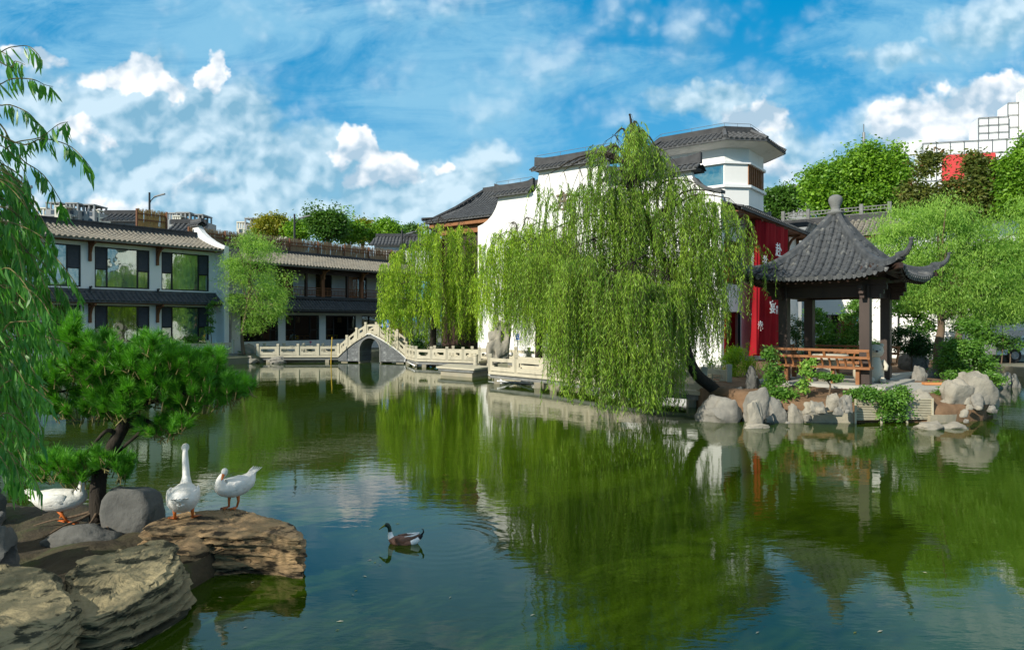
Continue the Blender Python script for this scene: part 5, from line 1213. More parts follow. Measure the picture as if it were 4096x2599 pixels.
def shrub(lab, blobs, Y, leafm, n, leaf, wid, z0=.6, seed=1, group=None, name='shrub', **k):
    x = sum(b[0] for b in blobs) / len(blobs); b0 = P(x, 1400, Y); k.setdefault('clump', .10); k.setdefault('per', 30)
    return tree(name, lab, (b0.x, Y, z0), blobs, Y, leafm, n, leaf, wid, r=.03, seed=seed, group=group, cat='shrub', limbs=5, **k)
# feathery tree left of the boardwalk
Y0 = 42.5; ft = P(968, 1400, Y0)
tree('feathery_tree', 'airy light green tree with feathery foliage standing at the end of the guest house', (ft.x, Y0, .5),
     [(970, 1010, 70, 60), (1060, 1000, 60, 55), (935, 1110, 60, 80), (1030, 1110, 90, 80), (1120, 1150, 70, 70), (960, 1220, 70, 60), (1060, 1230, 90, 60), (1150, 1170, 50, 50), (1000, 960, 40, 40), (925, 1020, 36, 50), (1000, 1300, 60, 30)], Y0, 'leaf_pale', 30000, .20, .034,
     trunk=[P(975, 1420, Y0), P(968, 1340, Y0), P(985, 1250, Y0), P(1000, 1130, Y0)], r=.13, seed=11, clump=.30, per=45, droop=.5, limbs=22, hollow=.2)
# soft willow on the right
Y1 = 24.5; rt = P(3750, 1470, Y1)
tree('bushy_willow', 'broad soft light green willow right of the pavilion', (rt.x, Y1, .7),
     [(3620, 900, 110, 90), (3760, 870, 130, 90), (3900, 960, 130, 100), (4020, 1040, 120, 110), (3620, 1040, 120, 90), (3760, 1040, 150, 110), (3900, 1120, 140, 100), (4040, 1200, 100, 110), (3600, 1160, 70, 80), (3720, 1180, 110, 90), (3860, 1240, 100, 70), (4100, 950, 100, 160), (3540, 960, 60, 70)], Y1, 'leaf_pale', 76000, .15, .024,
     trunk=[P(3752, 1490, Y1), P(3755, 1380, Y1), P(3765, 1290, Y1), P(3740, 1150, Y1)], r=.19, seed=12, clump=.24, per=70, droop=.75, limbs=26, hollow=.1, holes=False)
# tall trees beyond the roofs
GT = 'trees beyond the roofs'
def far(lab, blobs, Y, m, n, leaf, wid, seed, **k):
    k.setdefault('clump', leaf * 1.05); n = int(n * 2.1); leaf *= .68; wid *= .72
    x = sum(b[0] for b in blobs) / len(blobs); b0 = P(x, 1000, Y); blobs = [(b[0], b[1] + b[3] * .06, b[2] * .94, b[3] * .92, *b[4:]) for b in blobs]; k.setdefault('clump', leaf * .95); k.setdefault('per', 32); k.setdefault('deep', .6)
    return tree('broadleaf_tree', lab, (b0.x, Y, .5), blobs, Y, m, n, leaf, wid, r=.35, seed=seed, group=GT, droop=.1, **k)
far('large pointed bright green tree rising behind the pavilion roof', [(3340, 750, 110, 100), (3450, 700, 90, 100), (3478, 590, 22, 46), (3566, 590, 24, 46), (3485, 640, 40, 50), (3560, 650, 44, 50), (3560, 700, 80, 90), (3420, 800, 150, 80), (3280, 760, 60, 110), (3580, 800, 90, 80), (3395, 640, 60, 60), (3500, 780, 110, 90), (3300, 830, 80, 60)], 55, 'leaf_tree', 44000, .42, .24, 21)
far('reddish-tinged dark tree in front of the red billboard banner', [(3720, 720, 60, 60), (3800, 780, 110, 80), (3900, 730, 60, 70), (3905, 640, 26, 40), (3960, 770, 70, 90), (3680, 780, 60, 70), (3850, 850, 130, 60), (3725, 640, 26, 30), (3980, 680, 20, 40)], 50, 'leaf_reddish', 26000, .40, .22, 22)
far('deep green tree cut by the right edge of the picture', [(4060, 640, 60, 60), (4100, 560, 50, 50), (4080, 760, 80, 110), (4110, 700, 90, 100), (4060, 860, 80, 60)], 48, 'leaf_tree', 20000, .38, .22, 23)
far('small dark green tree between the tower and the pointed tree', [(3090, 790, 30, 36), (3140, 790, 45, 50), (3180, 820, 36, 50), (3120, 850, 60, 30)], 75, 'leaf_tree_deep', 9000, .45, .26, 24)
far('yellowing round tree beside the far apartment block', [(1050, 910, 50, 36), (1095, 900, 50, 40), (1130, 915, 26, 26)], 90, 'leaf_autumn', 9000, .5, .28, 25)
far('low green tree behind the reed fence, right of the yellowing one', [(1190, 920, 40, 26), (1230, 925, 40, 24), (1205, 900, 20, 20)], 88, 'leaf_tree', 6000, .5, .28, 26)
far('tallest dark green tree behind the reed fence', [(1290, 870, 50, 50), (1270, 830, 30, 26), (1320, 840, 24, 30), (1300, 920, 70, 40), (1340, 900, 30, 50)], 80, 'leaf_tree_deep', 13000, .5, .28, 27)
far('second tall green tree behind the reed fence', [(1390, 870, 32, 36), (1400, 920, 50, 40), (1370, 930, 40, 30)], 84, 'leaf_tree', 8000, .5, .28, 28)
far('light green tree with ragged top behind the reed fence', [(1470, 905, 50, 24), (1490, 885, 24, 20), (1450, 935, 60, 24)], 90, 'leaf_autumn', 8000, .5, .28, 29)
far('green tree near the far end of the reed fence', [(1540, 910, 30, 26), (1570, 930, 30, 26), (1530, 940, 50, 20)], 86, 'leaf_tree', 7000, .5, .28, 30)
far('small green tree showing over the low grey-roofed hall', [(1655, 925, 30, 26), (1630, 940, 26, 16)], 95, 'leaf_tree_deep', 3500, .5, .28, 31)
# shrubs and garden plants
tree('broadleaf_tree', 'dark leafy tree screening the white garden wall behind the right willow', (P(3800, 1300, 33).x, 33, .5), [(3640, 1180, 90, 90), (3780, 1130, 120, 110), (3920, 1100, 120, 120), (4060, 1120, 110, 130), (3700, 1290, 60, 40), (4000, 1240, 120, 60)], 33, 'leaf_tree_deep', 26000, .22, .10, r=.2, seed=71, clump=.26, per=40)
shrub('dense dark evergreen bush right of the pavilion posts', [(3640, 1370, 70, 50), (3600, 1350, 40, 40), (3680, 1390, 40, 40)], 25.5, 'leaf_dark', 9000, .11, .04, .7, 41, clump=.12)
shrub('leafy green bush seen through the pavilion, left half', [(3290, 1330, 50, 70), (3260, 1260, 30, 40), (3300, 1390, 70, 30)], 25.5, 'leaf_shrub', 7000, .11, .05, .7, 42)
shrub('tall narrow green bush seen through the pavilion beside the right post', [(3420, 1290, 40, 90), (3400, 1380, 50, 50), (3430, 1220, 24, 30)], 25.2, 'leaf_shrub', 8000, .11, .05, .7, 43)
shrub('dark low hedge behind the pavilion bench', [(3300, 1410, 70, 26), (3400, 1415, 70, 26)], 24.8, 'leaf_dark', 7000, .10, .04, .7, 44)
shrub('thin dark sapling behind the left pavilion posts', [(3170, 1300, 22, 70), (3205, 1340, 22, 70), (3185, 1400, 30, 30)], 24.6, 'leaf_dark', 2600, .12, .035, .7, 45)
shrub('bright yellow-green weeping shrub between boardwalk and banner', [(2900, 1410, 60, 30), (2960, 1420, 50, 36), (2850, 1440, 50, 24), (2985, 1460, 24, 50), (2930, 1470, 50, 36)], 24.0, 'leaf_willow_bright', 9000, .13, .025, .7, 46, droop=.9, clump=.13)
shrub('tall leafy shrub at the left corner of the pavilion bench', [(3090, 1480, 26, 56), (3080, 1410, 16, 26), (3100, 1540, 34, 40)], 19.0, 'leaf_shrub', 3600, .10, .045, .6, 47, clump=.09)
shrub('low round leafy shrub on the shore left of the pavilion', [(3120, 1590, 46, 24), (3090, 1570, 26, 26), (3150, 1580, 30, 20)], 18.3, 'leaf_shrub', 3600, .10, .05, .5, 48, clump=.09)
shrub('slim climbing plant on the front of the pavilion bench', [(3225, 1490, 12, 40), (3215, 1540, 14, 30), (3240, 1450, 10, 24)], 18.2, 'leaf_pale', 900, .09, .05, .75, 49, clump=.06)
shrub('second slim climbing plant under the pavilion bench', [(3290, 1500, 44, 8), (3340, 1510, 40, 8)], 18.2, 'leaf_shrub', 900, .08, .045, .75, 50, clump=.06)
shrub('sprawling green vine tumbling over the bamboo screen', [(3500, 1575, 80, 26), (3560, 1595, 60, 36), (3590, 1640, 34, 40), (3440, 1570, 40, 24), (3600, 1575, 30, 30), (3590, 1675, 12, 20), (3530, 1640, 24, 30)], 17.5, 'leaf_shrub', 9000, .085, .045, .6, 51, clump=.09)
shrub('leafy green shrub filling the space under the right willow', [(3850, 1400, 70, 60), (3820, 1460, 60, 50), (3900, 1470, 60, 50), (3870, 1330, 50, 50), (3940, 1440, 30, 40)], 22.5, 'leaf_shrub', 22000, .11, .05, .6, 52, clump=.13)
shrub('small weeds growing at the foot of the white sloping boulder', [(3770, 1560, 26, 18), (3890, 1620, 14, 20), (3960, 1640, 26, 12)], 18.4, 'leaf_shrub', 1100, .08, .03, .45, 53, clump=.06)
shrub('green plants below the balustrade in front of the guest house', [(770, 1370, 40, 30), (740, 1400, 24, 26), (690, 1385, 24, 14)], 41.0, 'leaf_shrub', 3600, .14, .07, .6, 54, clump=.14)
shrub('bamboo-like plant before the dark lower window of the guest house', [(480, 1310, 50, 26), (450, 1340, 60, 26), (540, 1325, 34, 20)], 40.5, 'leaf_pale', 2200, .17, .03, .6, 55, clump=.16, up=True)
shrub('creeper climbing the right corner of the guest house', [(838, 1240, 12, 20), (840, 1300, 8, 40), (848, 1210, 16, 8)], 42.6, 'leaf_shrub', 900, .13, .07, .6, 56, clump=.08)
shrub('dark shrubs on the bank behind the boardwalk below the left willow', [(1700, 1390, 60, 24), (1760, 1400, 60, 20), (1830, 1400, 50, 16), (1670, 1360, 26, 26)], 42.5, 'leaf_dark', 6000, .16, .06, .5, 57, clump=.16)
shrub('yellow-green pine-like shrub just right of the arched bridge', [(1600, 1320, 34, 16), (1625, 1345, 28, 12), (1580, 1300, 16, 8)], 45, 'leaf_autumn', 2400, .15, .03, .5, 58, clump=.13)
shrub('low green hedge in front of the cross wing behind the pavilion', [(3150, 1420, 40, 20), (3500, 1400, 50, 36), (3720, 1400, 60, 30)], 30, 'leaf_dark', 6000, .12, .05, .5, 59, clump=.14)
shrub('ground plants growing beside the path under the right willow', [(3830, 1500, 50, 20), (3740, 1530, 20, 14), (3980, 1510, 40, 20)], 20.5, 'leaf_shrub', 3600, .09, .04, .55, 60, clump=.09)
for i in range(3):
    Yq = 33.8; shrub(['green shrub in front of the parked car', 'tall shrub left of the parked car', 'overhanging foliage above the parked car'][i], [[(4040, 1370, 60, 26)], [(3930, 1330, 34, 60)], [(4050, 1250, 70, 40), (3960, 1240, 40, 40)]][i], Yq, 'leaf_shrub', [2400, 3000, 3600][i], .16, .06, .6, 61 + i, clump=.16)
# lotus
for k, (x, y, n, lab) in enumerate(((900, 1452, 9, 'patch of green lotus leaves at the left bank beside the pale rocks'), (1190, 1405, 6, 'lotus leaves with a pink flower behind the boardwalk'), (1320, 1402, 6, 'lotus leaves behind the boardwalk next to the bridge foot'), (60, 1700, 7, 'lotus leaves at the left edge behind the pine'))):
    g = G(x, y if y > 1420 else 1438, 0); g.y += 3 if y < 1420 else 0; o = thing('lotus_plant', lab, 'water plant', g, 0, 'lotus plants'); rn = random.Random(k)
    for i in range(n):
        cx, cy, cz, rr = rn.uniform(-1.1, 1.1), rn.uniform(-.5, .5), rn.uniform(.1, .75), rn.uniform(.18, .32); q = MB()
        q.rings([[(cx + rr * s * math.cos(t), cy + rr * s * math.sin(t) - .03 * s, cz + .09 * s * s + .02 * math.sin(5 * t) * s) for t in np.linspace(0, 6.28, 15)[:-1]] for s in (.08, .5, 1)], False); q.build('leaf', 'leaf_lotus', o, True)
        q = MB(); q.tube([(cx, cy, -.2), (cx, cy, cz)], .012, 5); q.build('stem', 'leaf_lotus', o)
    if k == 1:
        q = MB()
        for a in range(8): t = a * .785; q.add([(0, 0, 1.0), (.08 * math.cos(t) - .03 * math.sin(t), .08 * math.sin(t) + .03 * math.cos(t), 1.08), (.07 * math.cos(t), .07 * math.sin(t), 1.2), (.08 * math.cos(t) + .03 * math.sin(t), .08 * math.sin(t) - .03 * math.cos(t), 1.08)], [(0, 1, 2, 3)])
        q.tube([(0, 0, -.2), (0, 0, 1.0)], .01, 4); q.build('flower', 'petal', o)

# ---- garden pine in the foreground
def pine():
    Yp = 8.0; b = P(392, 2062, Yp); o = tree_root('garden_pine', 'small crooked garden pine with dense needle pads on the foreground bank', 'tree', b); rng = np.random.default_rng(9)
    q = MB(); T = [P(392, 2085, Yp), P(388, 1980, Yp), P(398, 1890, Yp), P(440, 1800, Yp), P(490, 1710, Yp), P(525, 1630, Yp), P(520, 1540, Yp), P(470, 1470, Yp)]; limb(q, T, .098, .045, 10, .02)
    for path in ([P(470, 1750, Yp), P(430, 1720, 7.9), P(370, 1780, 7.9), P(300, 1860, 7.8)], [P(500, 1700, Yp), P(560, 1720, 8), P(500, 1780, 8), P(460, 1820, 8.1)], [P(525, 1620, Yp), P(640, 1600, 7.8), P(780, 1560, 7.9), P(930, 1560, 8)],
                 [P(520, 1540, Yp), P(400, 1540, 8.1), P(280, 1560, 8), P(150, 1580, 7.9)], [P(520, 1560, Yp), P(600, 1480, 8.2), P(720, 1470, 8.3)], [P(470, 1470, Yp), P(350, 1450, 8.1), P(290, 1350, 8)], [P(395, 1900, Yp), P(320, 1890, 7.8), P(220, 1870, 7.9)], [P(520, 1650, Yp), P(600, 1690, 7.9), P(700, 1710, 8)], [P(420, 1850, Yp), P(470, 1880, 7.8), P(500, 1900, 7.8)]): limb(q, path, .032, .010, 6, .03)
    q.build('trunk', 'bark_dark', o, True, world=True)
    q = MB()
    for a, (dx_, dy_) in enumerate(((.9, -.1), (-.9, -.05), (.5, -.5), (-.4, -.5), (.15, -.6))):
        limb(q, [b + Vector((dx_ * .06, dy_ * .06, .06)), b + Vector((dx_ * .3, dy_ * .3, .0)), b + Vector((dx_ * .55, dy_ * .5 - .05, -.03)), b + Vector((dx_ * .8, dy_ * .9, -.10))], .020, .006, 6, .03)
    q.build('root', 'bark', o, True, world=True)
    pads = [(290, 1560, 170, 90, 62), (480, 1580, 170, 90, 70), (660, 1560, 170, 80, 66), (830, 1560, 130, 80, 52), (930, 1570, 60, 50, 22), (420, 1470, 170, 70, 60), (620, 1460, 170, 60, 60), (780, 1480, 110, 50, 34), (260, 1430, 90, 90, 34), (280, 1340, 40, 60, 16), (590, 1390, 50, 40, 14), (400, 1390, 60, 40, 14), (110, 1560, 120, 70, 30), (330, 1660, 130, 30, 26), (780, 1630, 110, 24, 22), (510, 1660, 120, 26, 20),
            (230, 1860, 80, 40, 24), (340, 1880, 80, 36, 24), (450, 1850, 70, 36, 18), (640, 1720, 90, 34, 24), (710, 1700, 40, 22, 8), (300, 1930, 70, 18, 10), (200, 1905, 60, 30, 10), (470, 1900, 44, 20, 9), (860, 1440, 26, 26, 8), (1000, 1560, 16, 20, 4)]
    Q = []; SH = []
    for x, y, rx, ry, n in pads:
        for i in range(int(n * 1.35)):
            a = rng.random() * 6.28; r = rng.random() ** .5; px_, py_ = x + rx * r * math.cos(a), y + ry * r * math.sin(a) * .9; Yq = 8.0 + rng.uniform(-.55, .55) * (1 - .3 * r)
            p = np.array(P(px_, py_, Yq)); ax = unit(np.array([[(px_ - x) / rx * .55 + rng.normal() * .25, rng.normal() * .35 - .25, .75 - (py_ - y) / ry * .45 + rng.normal() * .15]]))[0]
            k = 125; t = rng.random(k) * .10; ph = rng.random(k) * 6.28; sp_ = rng.uniform(.5, 1.15, k) * (1.25 - t * 5); u = unit(np.cross(ax, [[.3, .9, .1]]))[0]; v = np.cross(ax, u)
            d = unit(ax[None] + (np.cos(ph)[:, None] * u + np.sin(ph)[:, None] * v) * sp_[:, None]); s = p + ax * t[:, None]; L = rng.uniform(.075, .125, k)[:, None]; w = unit(np.cross(d, rng.normal(size=(k, 3)))) * .0030
            Q.append(np.stack([s - w, s + w, s + d * L + w * .25, s + d * L - w * .25], 1).reshape(-1, 3)); SH.append((p - ax * .10, p + ax * .09))
    npmesh('needles', np.concatenate(Q), 4, 'pine_needle', o)
    q = MB()
    for a, b_ in SH: q.tube([Vector(a), Vector(b_)], [.007, .004], 4)
    q.build('shoots', 'twig', o, world=True)
pine()
# ---- willow whose branches hang in from the left, trunk outside the frame
def front_willow():
    rng = np.random.default_rng(4); base = (-6.3, 2.2, .3); o = tree_root('weeping_willow', 'nearest willow, long-leaved branches reaching in from the left edge', 'tree', base, 'weeping willows round the pond')
    tw = MB(); q = MB(); limb(q, [(-6.3, 2.2, -.3), (-6.2, 2.3, 1.5), (-5.9, 2.6, 3.2), (-5.2, 3.0, 5)], .24, .10, 9)
    C = [([(-60, 205), (40, 190), (110, 185), (150, 215), (163, 240)], 4.1), ([(-60, 330), (50, 315), (130, 318), (180, 340), (212, 347)], 4.0), ([(-50, 405), (40, 420), (110, 450), (150, 490), (175, 512)], 4.2), ([(-60, 620), (60, 570), (160, 550), (230, 500), (272, 488)], 4.0),
         ([(60, 570), (170, 555), (270, 580), (330, 630), (368, 680)], 4.0), ([(-30, 470), (40, 560), (90, 640), (150, 680), (190, 720), (240, 800), (262, 850)], 4.2), ([(-60, 620), (30, 690), (80, 740), (120, 810), (150, 880)], 4.3), ([(20, 260), (60, 245), (100, 260)], 4.1), ([(-60, 690), (60, 740), (150, 850), (200, 930), (222, 990)], 4.1),
         ([(-60, 800), (60, 850), (160, 960), (240, 1050), (300, 1130), (330, 1190)], 4.1), ([(-60, 1330), (40, 1290), (120, 1285), (185, 1275)], 3.7), ([(-60, 1380), (60, 1345), (170, 1345), (290, 1378)], 3.7), ([(-60, 1530), (40, 1520), (110, 1535), (180, 1590), (215, 1620)], 3.8), ([(-60, 1640), (30, 1650), (120, 1720), (160, 1770)], 3.9),
         ([(-60, 1820), (60, 1850), (130, 1900), (160, 1960)], 4.0), ([(-40, 180), (40, 230), (70, 300)], 4.3), ([(-60, 1090), (60, 1100), (150, 1160), (210, 1250)], 4.0), ([(-60, 990), (80, 1000), (180, 1060), (250, 1160), (290, 1240)], 4.3)]
    prof_y = [150, 700, 800, 950, 1100, 1250, 1400, 1550, 1700, 1850, 1960]; prof_x = [60, 120, 170, 215, 255, 260, 210, 190, 150, 130, 110]
    for i in range(84):
        y0 = rng.uniform(560, 1830); mxx = np.interp(y0 + 120, prof_y, prof_x) * rng.uniform(.35, 1.0); x0 = rng.uniform(-160, -20); dr = rng.uniform(120, 300)
        C.append(([(x0, y0), (x0 + (mxx - x0) * .45, y0 + dr * .12), (x0 + (mxx - x0) * .8, y0 + dr * .5), (mxx, y0 + dr)], rng.uniform(3.7, 5.0)))
    for i in range(30):
        x0 = rng.uniform(-60, 90); y0 = rng.uniform(650, 1500); C.append(([(x0, y0), (x0 + 25, y0 + 40), (x0 + 40, y0 + 160), (x0 + 45, y0 + rng.uniform(220, 420))], rng.uniform(4.0, 5.2)))
    Lq = []
    for pts, Y in C:
        W3 = [P(x, min(y, 1960), Y + .05 * i * rng.uniform(-1, 1)) for i, (x, y) in enumerate(pts)]; hub = Vector((-5.2 + rng.uniform(-.3, .3), 3.0 + rng.uniform(-.3, .3), 4.6)); s0 = W3[0]
        ld = [hub, Vector((s0.x - 1.0, s0.y - .3, max(s0.z + .9, 3.4))), Vector((s0.x - .35, s0.y - .1, s0.z + (.25 if s0.z > 3 else .6)))]; limb(tw, ld + W3, .007, .0015, 4)
        for a, b in zip([ld[1], ld[2]] + W3, [ld[2]] + W3):
            if b is None or (b - a).length < .01: continue
            n = max(2, int((b - a).length / (.05 if a in ld else .017))); t = rng.random(n)[:, None]; p = np.array(a) * (1 - t) + np.array(b) * t; dv = np.array((b - a).normalized())
            d = rng.normal(size=(n, 3)) * .22; d[:, 2] -= 1.0; d += dv * .35; d = unit(d); L = rng.uniform(.08, .14, n); s = unit(np.cross(d, rng.normal(size=(n, 3)))); w = .0082 * rng.uniform(.7, 1.2, n)[:, None]
            bend = unit(rng.normal(size=(n, 3))) * .012; L = L[:, None]; m1, m2 = p + d * L * .35 + bend, p + d * L * .7 + bend * .7
            Lq.append(np.stack([p, m1 - s * w, m2 - s * w * .8, p + d * L, m2 + s * w * .8, m1 + s * w], 1).reshape(-1, 3))
    npmesh('crown', np.concatenate(Lq), 6, 'leaf_front', o); tw.build('twigs', 'twig', o, world=True)
    # canopy around the trunk, outside the picture: it throws the dappled shade
    n = 17000; c = rng.uniform((-9, -1.5, 3.0), (-3.9, 4.4, 6.6), (95, 3)); keep = c[:, 0] < -.78 * c[:, 1] - .35; c = c[keep]; k = len(c); per = n // k
    p = np.repeat(c, per, 0) + rng.normal(size=(k * per, 3)) * np.array([.15, .15, .34]); p = p[p[:, 0] < -.79 * p[:, 1] - .1]; d = unit(rng.normal(size=p.shape) * .4 + np.array([0, 0, -1.0])); npmesh('upper_crown', leafquads(p, d, .15, .034, rng), 4, 'leaf_front', o)
    for i in range(0, k, 9): limb(q, [(-5.9, 2.6, 3.2), Vector((-5.9, 2.6, 4.2)).lerp(Vector(c[i]), .5) + Vector((0, 0, .5)), Vector(c[i])], .04, .01, 4)
    q.build('trunk', 'bark', o, True, world=True)
front_willow()

# ================================================================ ANIMALS
def seg_tube(q, pts, rad, mats, n=18):
    s = len(q.f); q.tube(pts, rad, n); 
    for i in range(len(pts) - 1):
        for k in range(n): q.mi[s + i * n + k] = mats[i] if hasattr(mats, '__len__') else mats
    q.mi[s + (len(pts) - 1) * n] = mats[0] if hasattr(mats, '__len__') else mats; q.mi[s + (len(pts) - 1) * n + 1] = mats[-1] if hasattr(mats, '__len__') else mats
def smooth_path(pts, rad, k=4):
    out_p, out_r = [], []; V = [Vector(p) for p in pts]
    for i in range(len(V) - 1):
        a, b, c, d = V[max(i - 1, 0)], V[i], V[i + 1], V[min(i + 2, len(V) - 1)]
        for j in range(k):
            t = j / k; out_p.append(.5 * ((2 * b) + (c - a) * t + (2 * a - 5 * b + 4 * c - d) * t * t + (3 * b - a - 3 * c + d) * t ** 3)); out_r.append(tuple(rad[i][m] * (1 - t) + rad[i + 1][m] * t for m in (0, 1)))
    return out_p + [V[-1]], out_r + [rad[-1]]
def leg(q, hip, knee, foot, fdir, s=1.0):
    q.m = 1; q.tube([hip, knee, foot], [.028 * s, .017 * s, .013 * s], 8)
    f = Vector(foot); d = Vector(fdir).normalized(); sd = Vector((-d.y, d.x, 0)); tips = [f + d * .10 * s + sd * .055 * s, f + d * .125 * s, f + d * .10 * s - sd * .055 * s]
    for t in tips: q.tube([f + Vector((0, 0, .006)), t + Vector((0, 0, -.006))], [.011 * s, .006 * s], 6)
    q.add([f + Vector((0, 0, .012)), tips[0], tips[1], tips[2], f - Vector((0, 0, .004)) - d * .02], [(0, 1, 2), (0, 2, 3), (4, 2, 1), (4, 3, 2), (0, 4, 1), (0, 3, 4)]); q.m = 0
def goose(lab, loc, rz, neck, head_dir, legs, tail=.0, sc=1.0):
    q = MB()
    B = [(-.40, 0, .40 + tail), (-.33, 0, .375 + tail * .7), (-.24, 0, .33), (-.12, 0, .30), (.02, 0, .295), (.14, 0, .31), (.215, 0, .345), (.235, 0, .40)]
    Rb = [(.020, .012), (.068, .045), (.132, .105), (.160, .142), (.163, .145), (.135, .125), (.095, .105), (.060, .070)]
    pts, rad = smooth_path(B + neck, Rb + [(.040 - .004 * i, .044 - .004 * i) for i in range(len(neck) - 1)] + [(.032, .034)])
    seg_tube(q, pts, rad, 0); hd = Vector(head_dir).normalized(); h = Vector(neck[-1])
    hp = [h - hd * .030, h, h + hd * .035, h + hd * .065, h + hd * .082]; seg_tube(q, hp, [(.018, .02), (.041, .046), (.040, .044), (.028, .032), (.018, .02)], 0, 14)
    q.m = 1; b0 = h + hd * .066; q.tube([b0 + Vector((0, 0, .006)), b0 + hd * .03, b0 + hd * .065 - Vector((0, 0, .006)), b0 + hd * .085 - Vector((0, 0, .010))], [(.021, .025), (.019, .018), (.015, .010), (.006, .004)], 10)
    q.ball(b0 + Vector((0, 0, .022)) + hd * .004, (.015, .015, .015), 8)
    sd = hd.cross(Vector((0, 0, 1))).normalized()
    q.m = 2
    for s in (-1, 1): q.ball(h + hd * .032 + sd * s * .037 + Vector((0, 0, .010)), (.0065,) * 3, 8)
    q.m = 0
    for l in legs: leg(q, *l)
    # thigh feathers
    for l in legs: q.tube([Vector(l[0]) + Vector((0, 0, .06)), Vector(l[0]) - Vector((0, 0, .01))], [(.055, .055), (.026, .026)], 10)
    o = q.build('goose', ['feather', 'orange_skin', 'eye'], None, True); o.location = loc; o.rotation_euler = (0, 0, rz); o.scale = (sc,) * 3; tag(o, lab, 'goose', 'white geese on the foreground bank')
    for s in (-1, 1):
        w = MB(); pts = [(.15, s * .100, .330), (.08, s * .134, .330), (-.05, s * .144, .325), (-.18, s * .114, .335), (-.29, s * .050, .365 + tail * .6), (-.38, s * .015, .392 + tail)]
        w.tube(pts, [(.010, .025), (.024, .070), (.026, .078), (.022, .062), (.014, .034), (.004, .008)], 12)
        for k in range(5): a = Vector((-.08 - .03 * k, s * (.146 - .016 * k), .370 - .020 * k)); w.tube([a, a + Vector((-.11, -s * .040, .004)), a + Vector((-.19, -s * .085, .02 + tail * .5))], [(.004, .016), (.006, .016), (.002, .005)], 6)
        w.build('wing', 'feather', o, True)
    w = MB()
    for k in (-2, -1, 0, 1, 2): w.tube([(-.28, k * .022, .375 + tail * .6), (-.36, k * .034, .40 + tail), (-.44, k * .042, .43 + tail * 1.2)], [(.022, .008), (.020, .006), (.006, .003)], 6)
    w.build('tail', 'feather', o, True); return o
def rockz(x, y): return .40 + max(0, min(1, (y - 6.9) / 1.1)) * .10
gA = G(735, 2068, .465); goose('goose seen from behind with its long neck stretched straight up', (gA.x, gA.y, rockz(gA.x, gA.y) - .06), R(110), [(.245, 0, .48), (.25, .005, .58), (.255, .01, .68), (.265, .012, .745), (.285, .012, .785)], (1, .05, .05),
      [((-.03, .085, .20), (-.04, .085, .13), (-.02, .085, .072), (1, .2, 0)), ((-.03, -.085, .20), (-.04, -.09, .13), (-.02, -.09, .072), (1, -.4, 0))], -.04)
gB = G(935, 2022, .50); goose('goose with tucked neck and lowered orange bill, standing at the right on the flat rock', (gB.x, gB.y, rockz(gB.x, gB.y) + .0), R(243), [(.225, .0, .46), (.20, .03, .51), (.20, .06, .555), (.225, .085, .58)], (.62, .35, -.62),
      [((-.02, .06, .19), (-.03, .06, .09), (.0, .06, .012), (1, .1, 0)), ((.02, -.06, .19), (.03, -.06, .09), (.04, -.05, .012), (1, -.3, 0))], .06, sc=.80)
gC = G(245, 2085, .26); goose('goose walking behind the foot of the pine with its head beside the trunk', (gC.x, gC.y, .24), R(6), [(.25, 0, .47), (.265, 0, .53), (.28, 0, .575), (.31, 0, .60)], (.75, -.15, -.50),
      [((-.05, .06, .20), (-.02, .06, .10), (-.06, .06, .015), (1, 0, 0)), ((-.02, -.06, .20), (.05, -.06, .11), (.12, -.06, .02), (1, 0, 0))], .0, sc=.92)
def duck():
    q = MB(); B = [(-.235, 0, .115), (-.20, 0, .085), (-.15, 0, .055), (-.07, 0, .038), (.03, 0, .034), (.10, 0, .045), (.135, 0, .075)]; Rb = [(.012, .012), (.030, .028), (.058, .050), (.078, .064), (.080, .066), (.060, .056), (.035, .038)]
    nk = [(.145, 0, .115), (.150, 0, .155), (.158, 0, .195), (.178, 0, .222), (.200, 0, .222)]; pts, rad = smooth_path(B + nk, Rb + [(.025, .027), (.021, .022), (.021, .022), (.025, .026), (.022, .024)])
    ms = [];
    for i in range(len(pts) - 1): ms.append(3 if i < 4 else 1 if i < 10 else 2 if i < 24 else 1 if i < 31 else 0)
    seg_tube(q, pts, rad, ms, 16)
    q.m = 4; h = Vector((.205, 0, .218)); q.tube([h, h + Vector((.03, 0, -.016)), h + Vector((.062, 0, -.040)), h + Vector((.075, 0, -.050))], [(.014, .016), (.012, .010), (.013, .006), (.006, .003)], 8)
    q.m = 5
    for s in (-1, 1): q.ball((.185, s * .022, .230), (.004,) * 3, 6)
    q.m = 3; q.tube([(-.225, 0, .115), (-.25, 0, .15), (-.243, 0, .185), (-.225, 0, .18)], [.014, .010, .006, .003], 6)
    o = q.build('duck', ['duck_head', 'white_mark', 'duck_brown', 'duck_black', 'duck_bill', 'eye'], None, True); o.location = (duckp.x, duckp.y, -.012); o.rotation_euler = (0, 0, R(176)); tag(o, 'dark-headed brown duck with white collar swimming on the open pond', 'duck')
    for s in (-1, 1): w = MB(); w.tube([(.07, s * .066, .062), (-.02, s * .074, .072), (-.12, s * .05, .090), (-.205, s * .018, .118)], [(.012, .03), (.014, .036), (.010, .026), (.003, .006)], 10); w.build('wing', 'duck_brown', o, True); w = MB(); w.tube([(-.04, s * .066, .100), (-.12, s * .048, .112), (-.20, s * .02, .138)], [(.005, .012), (.006, .014), (.002, .004)], 8); w.build('wing_patch', 'white_mark', o, True)
duck()

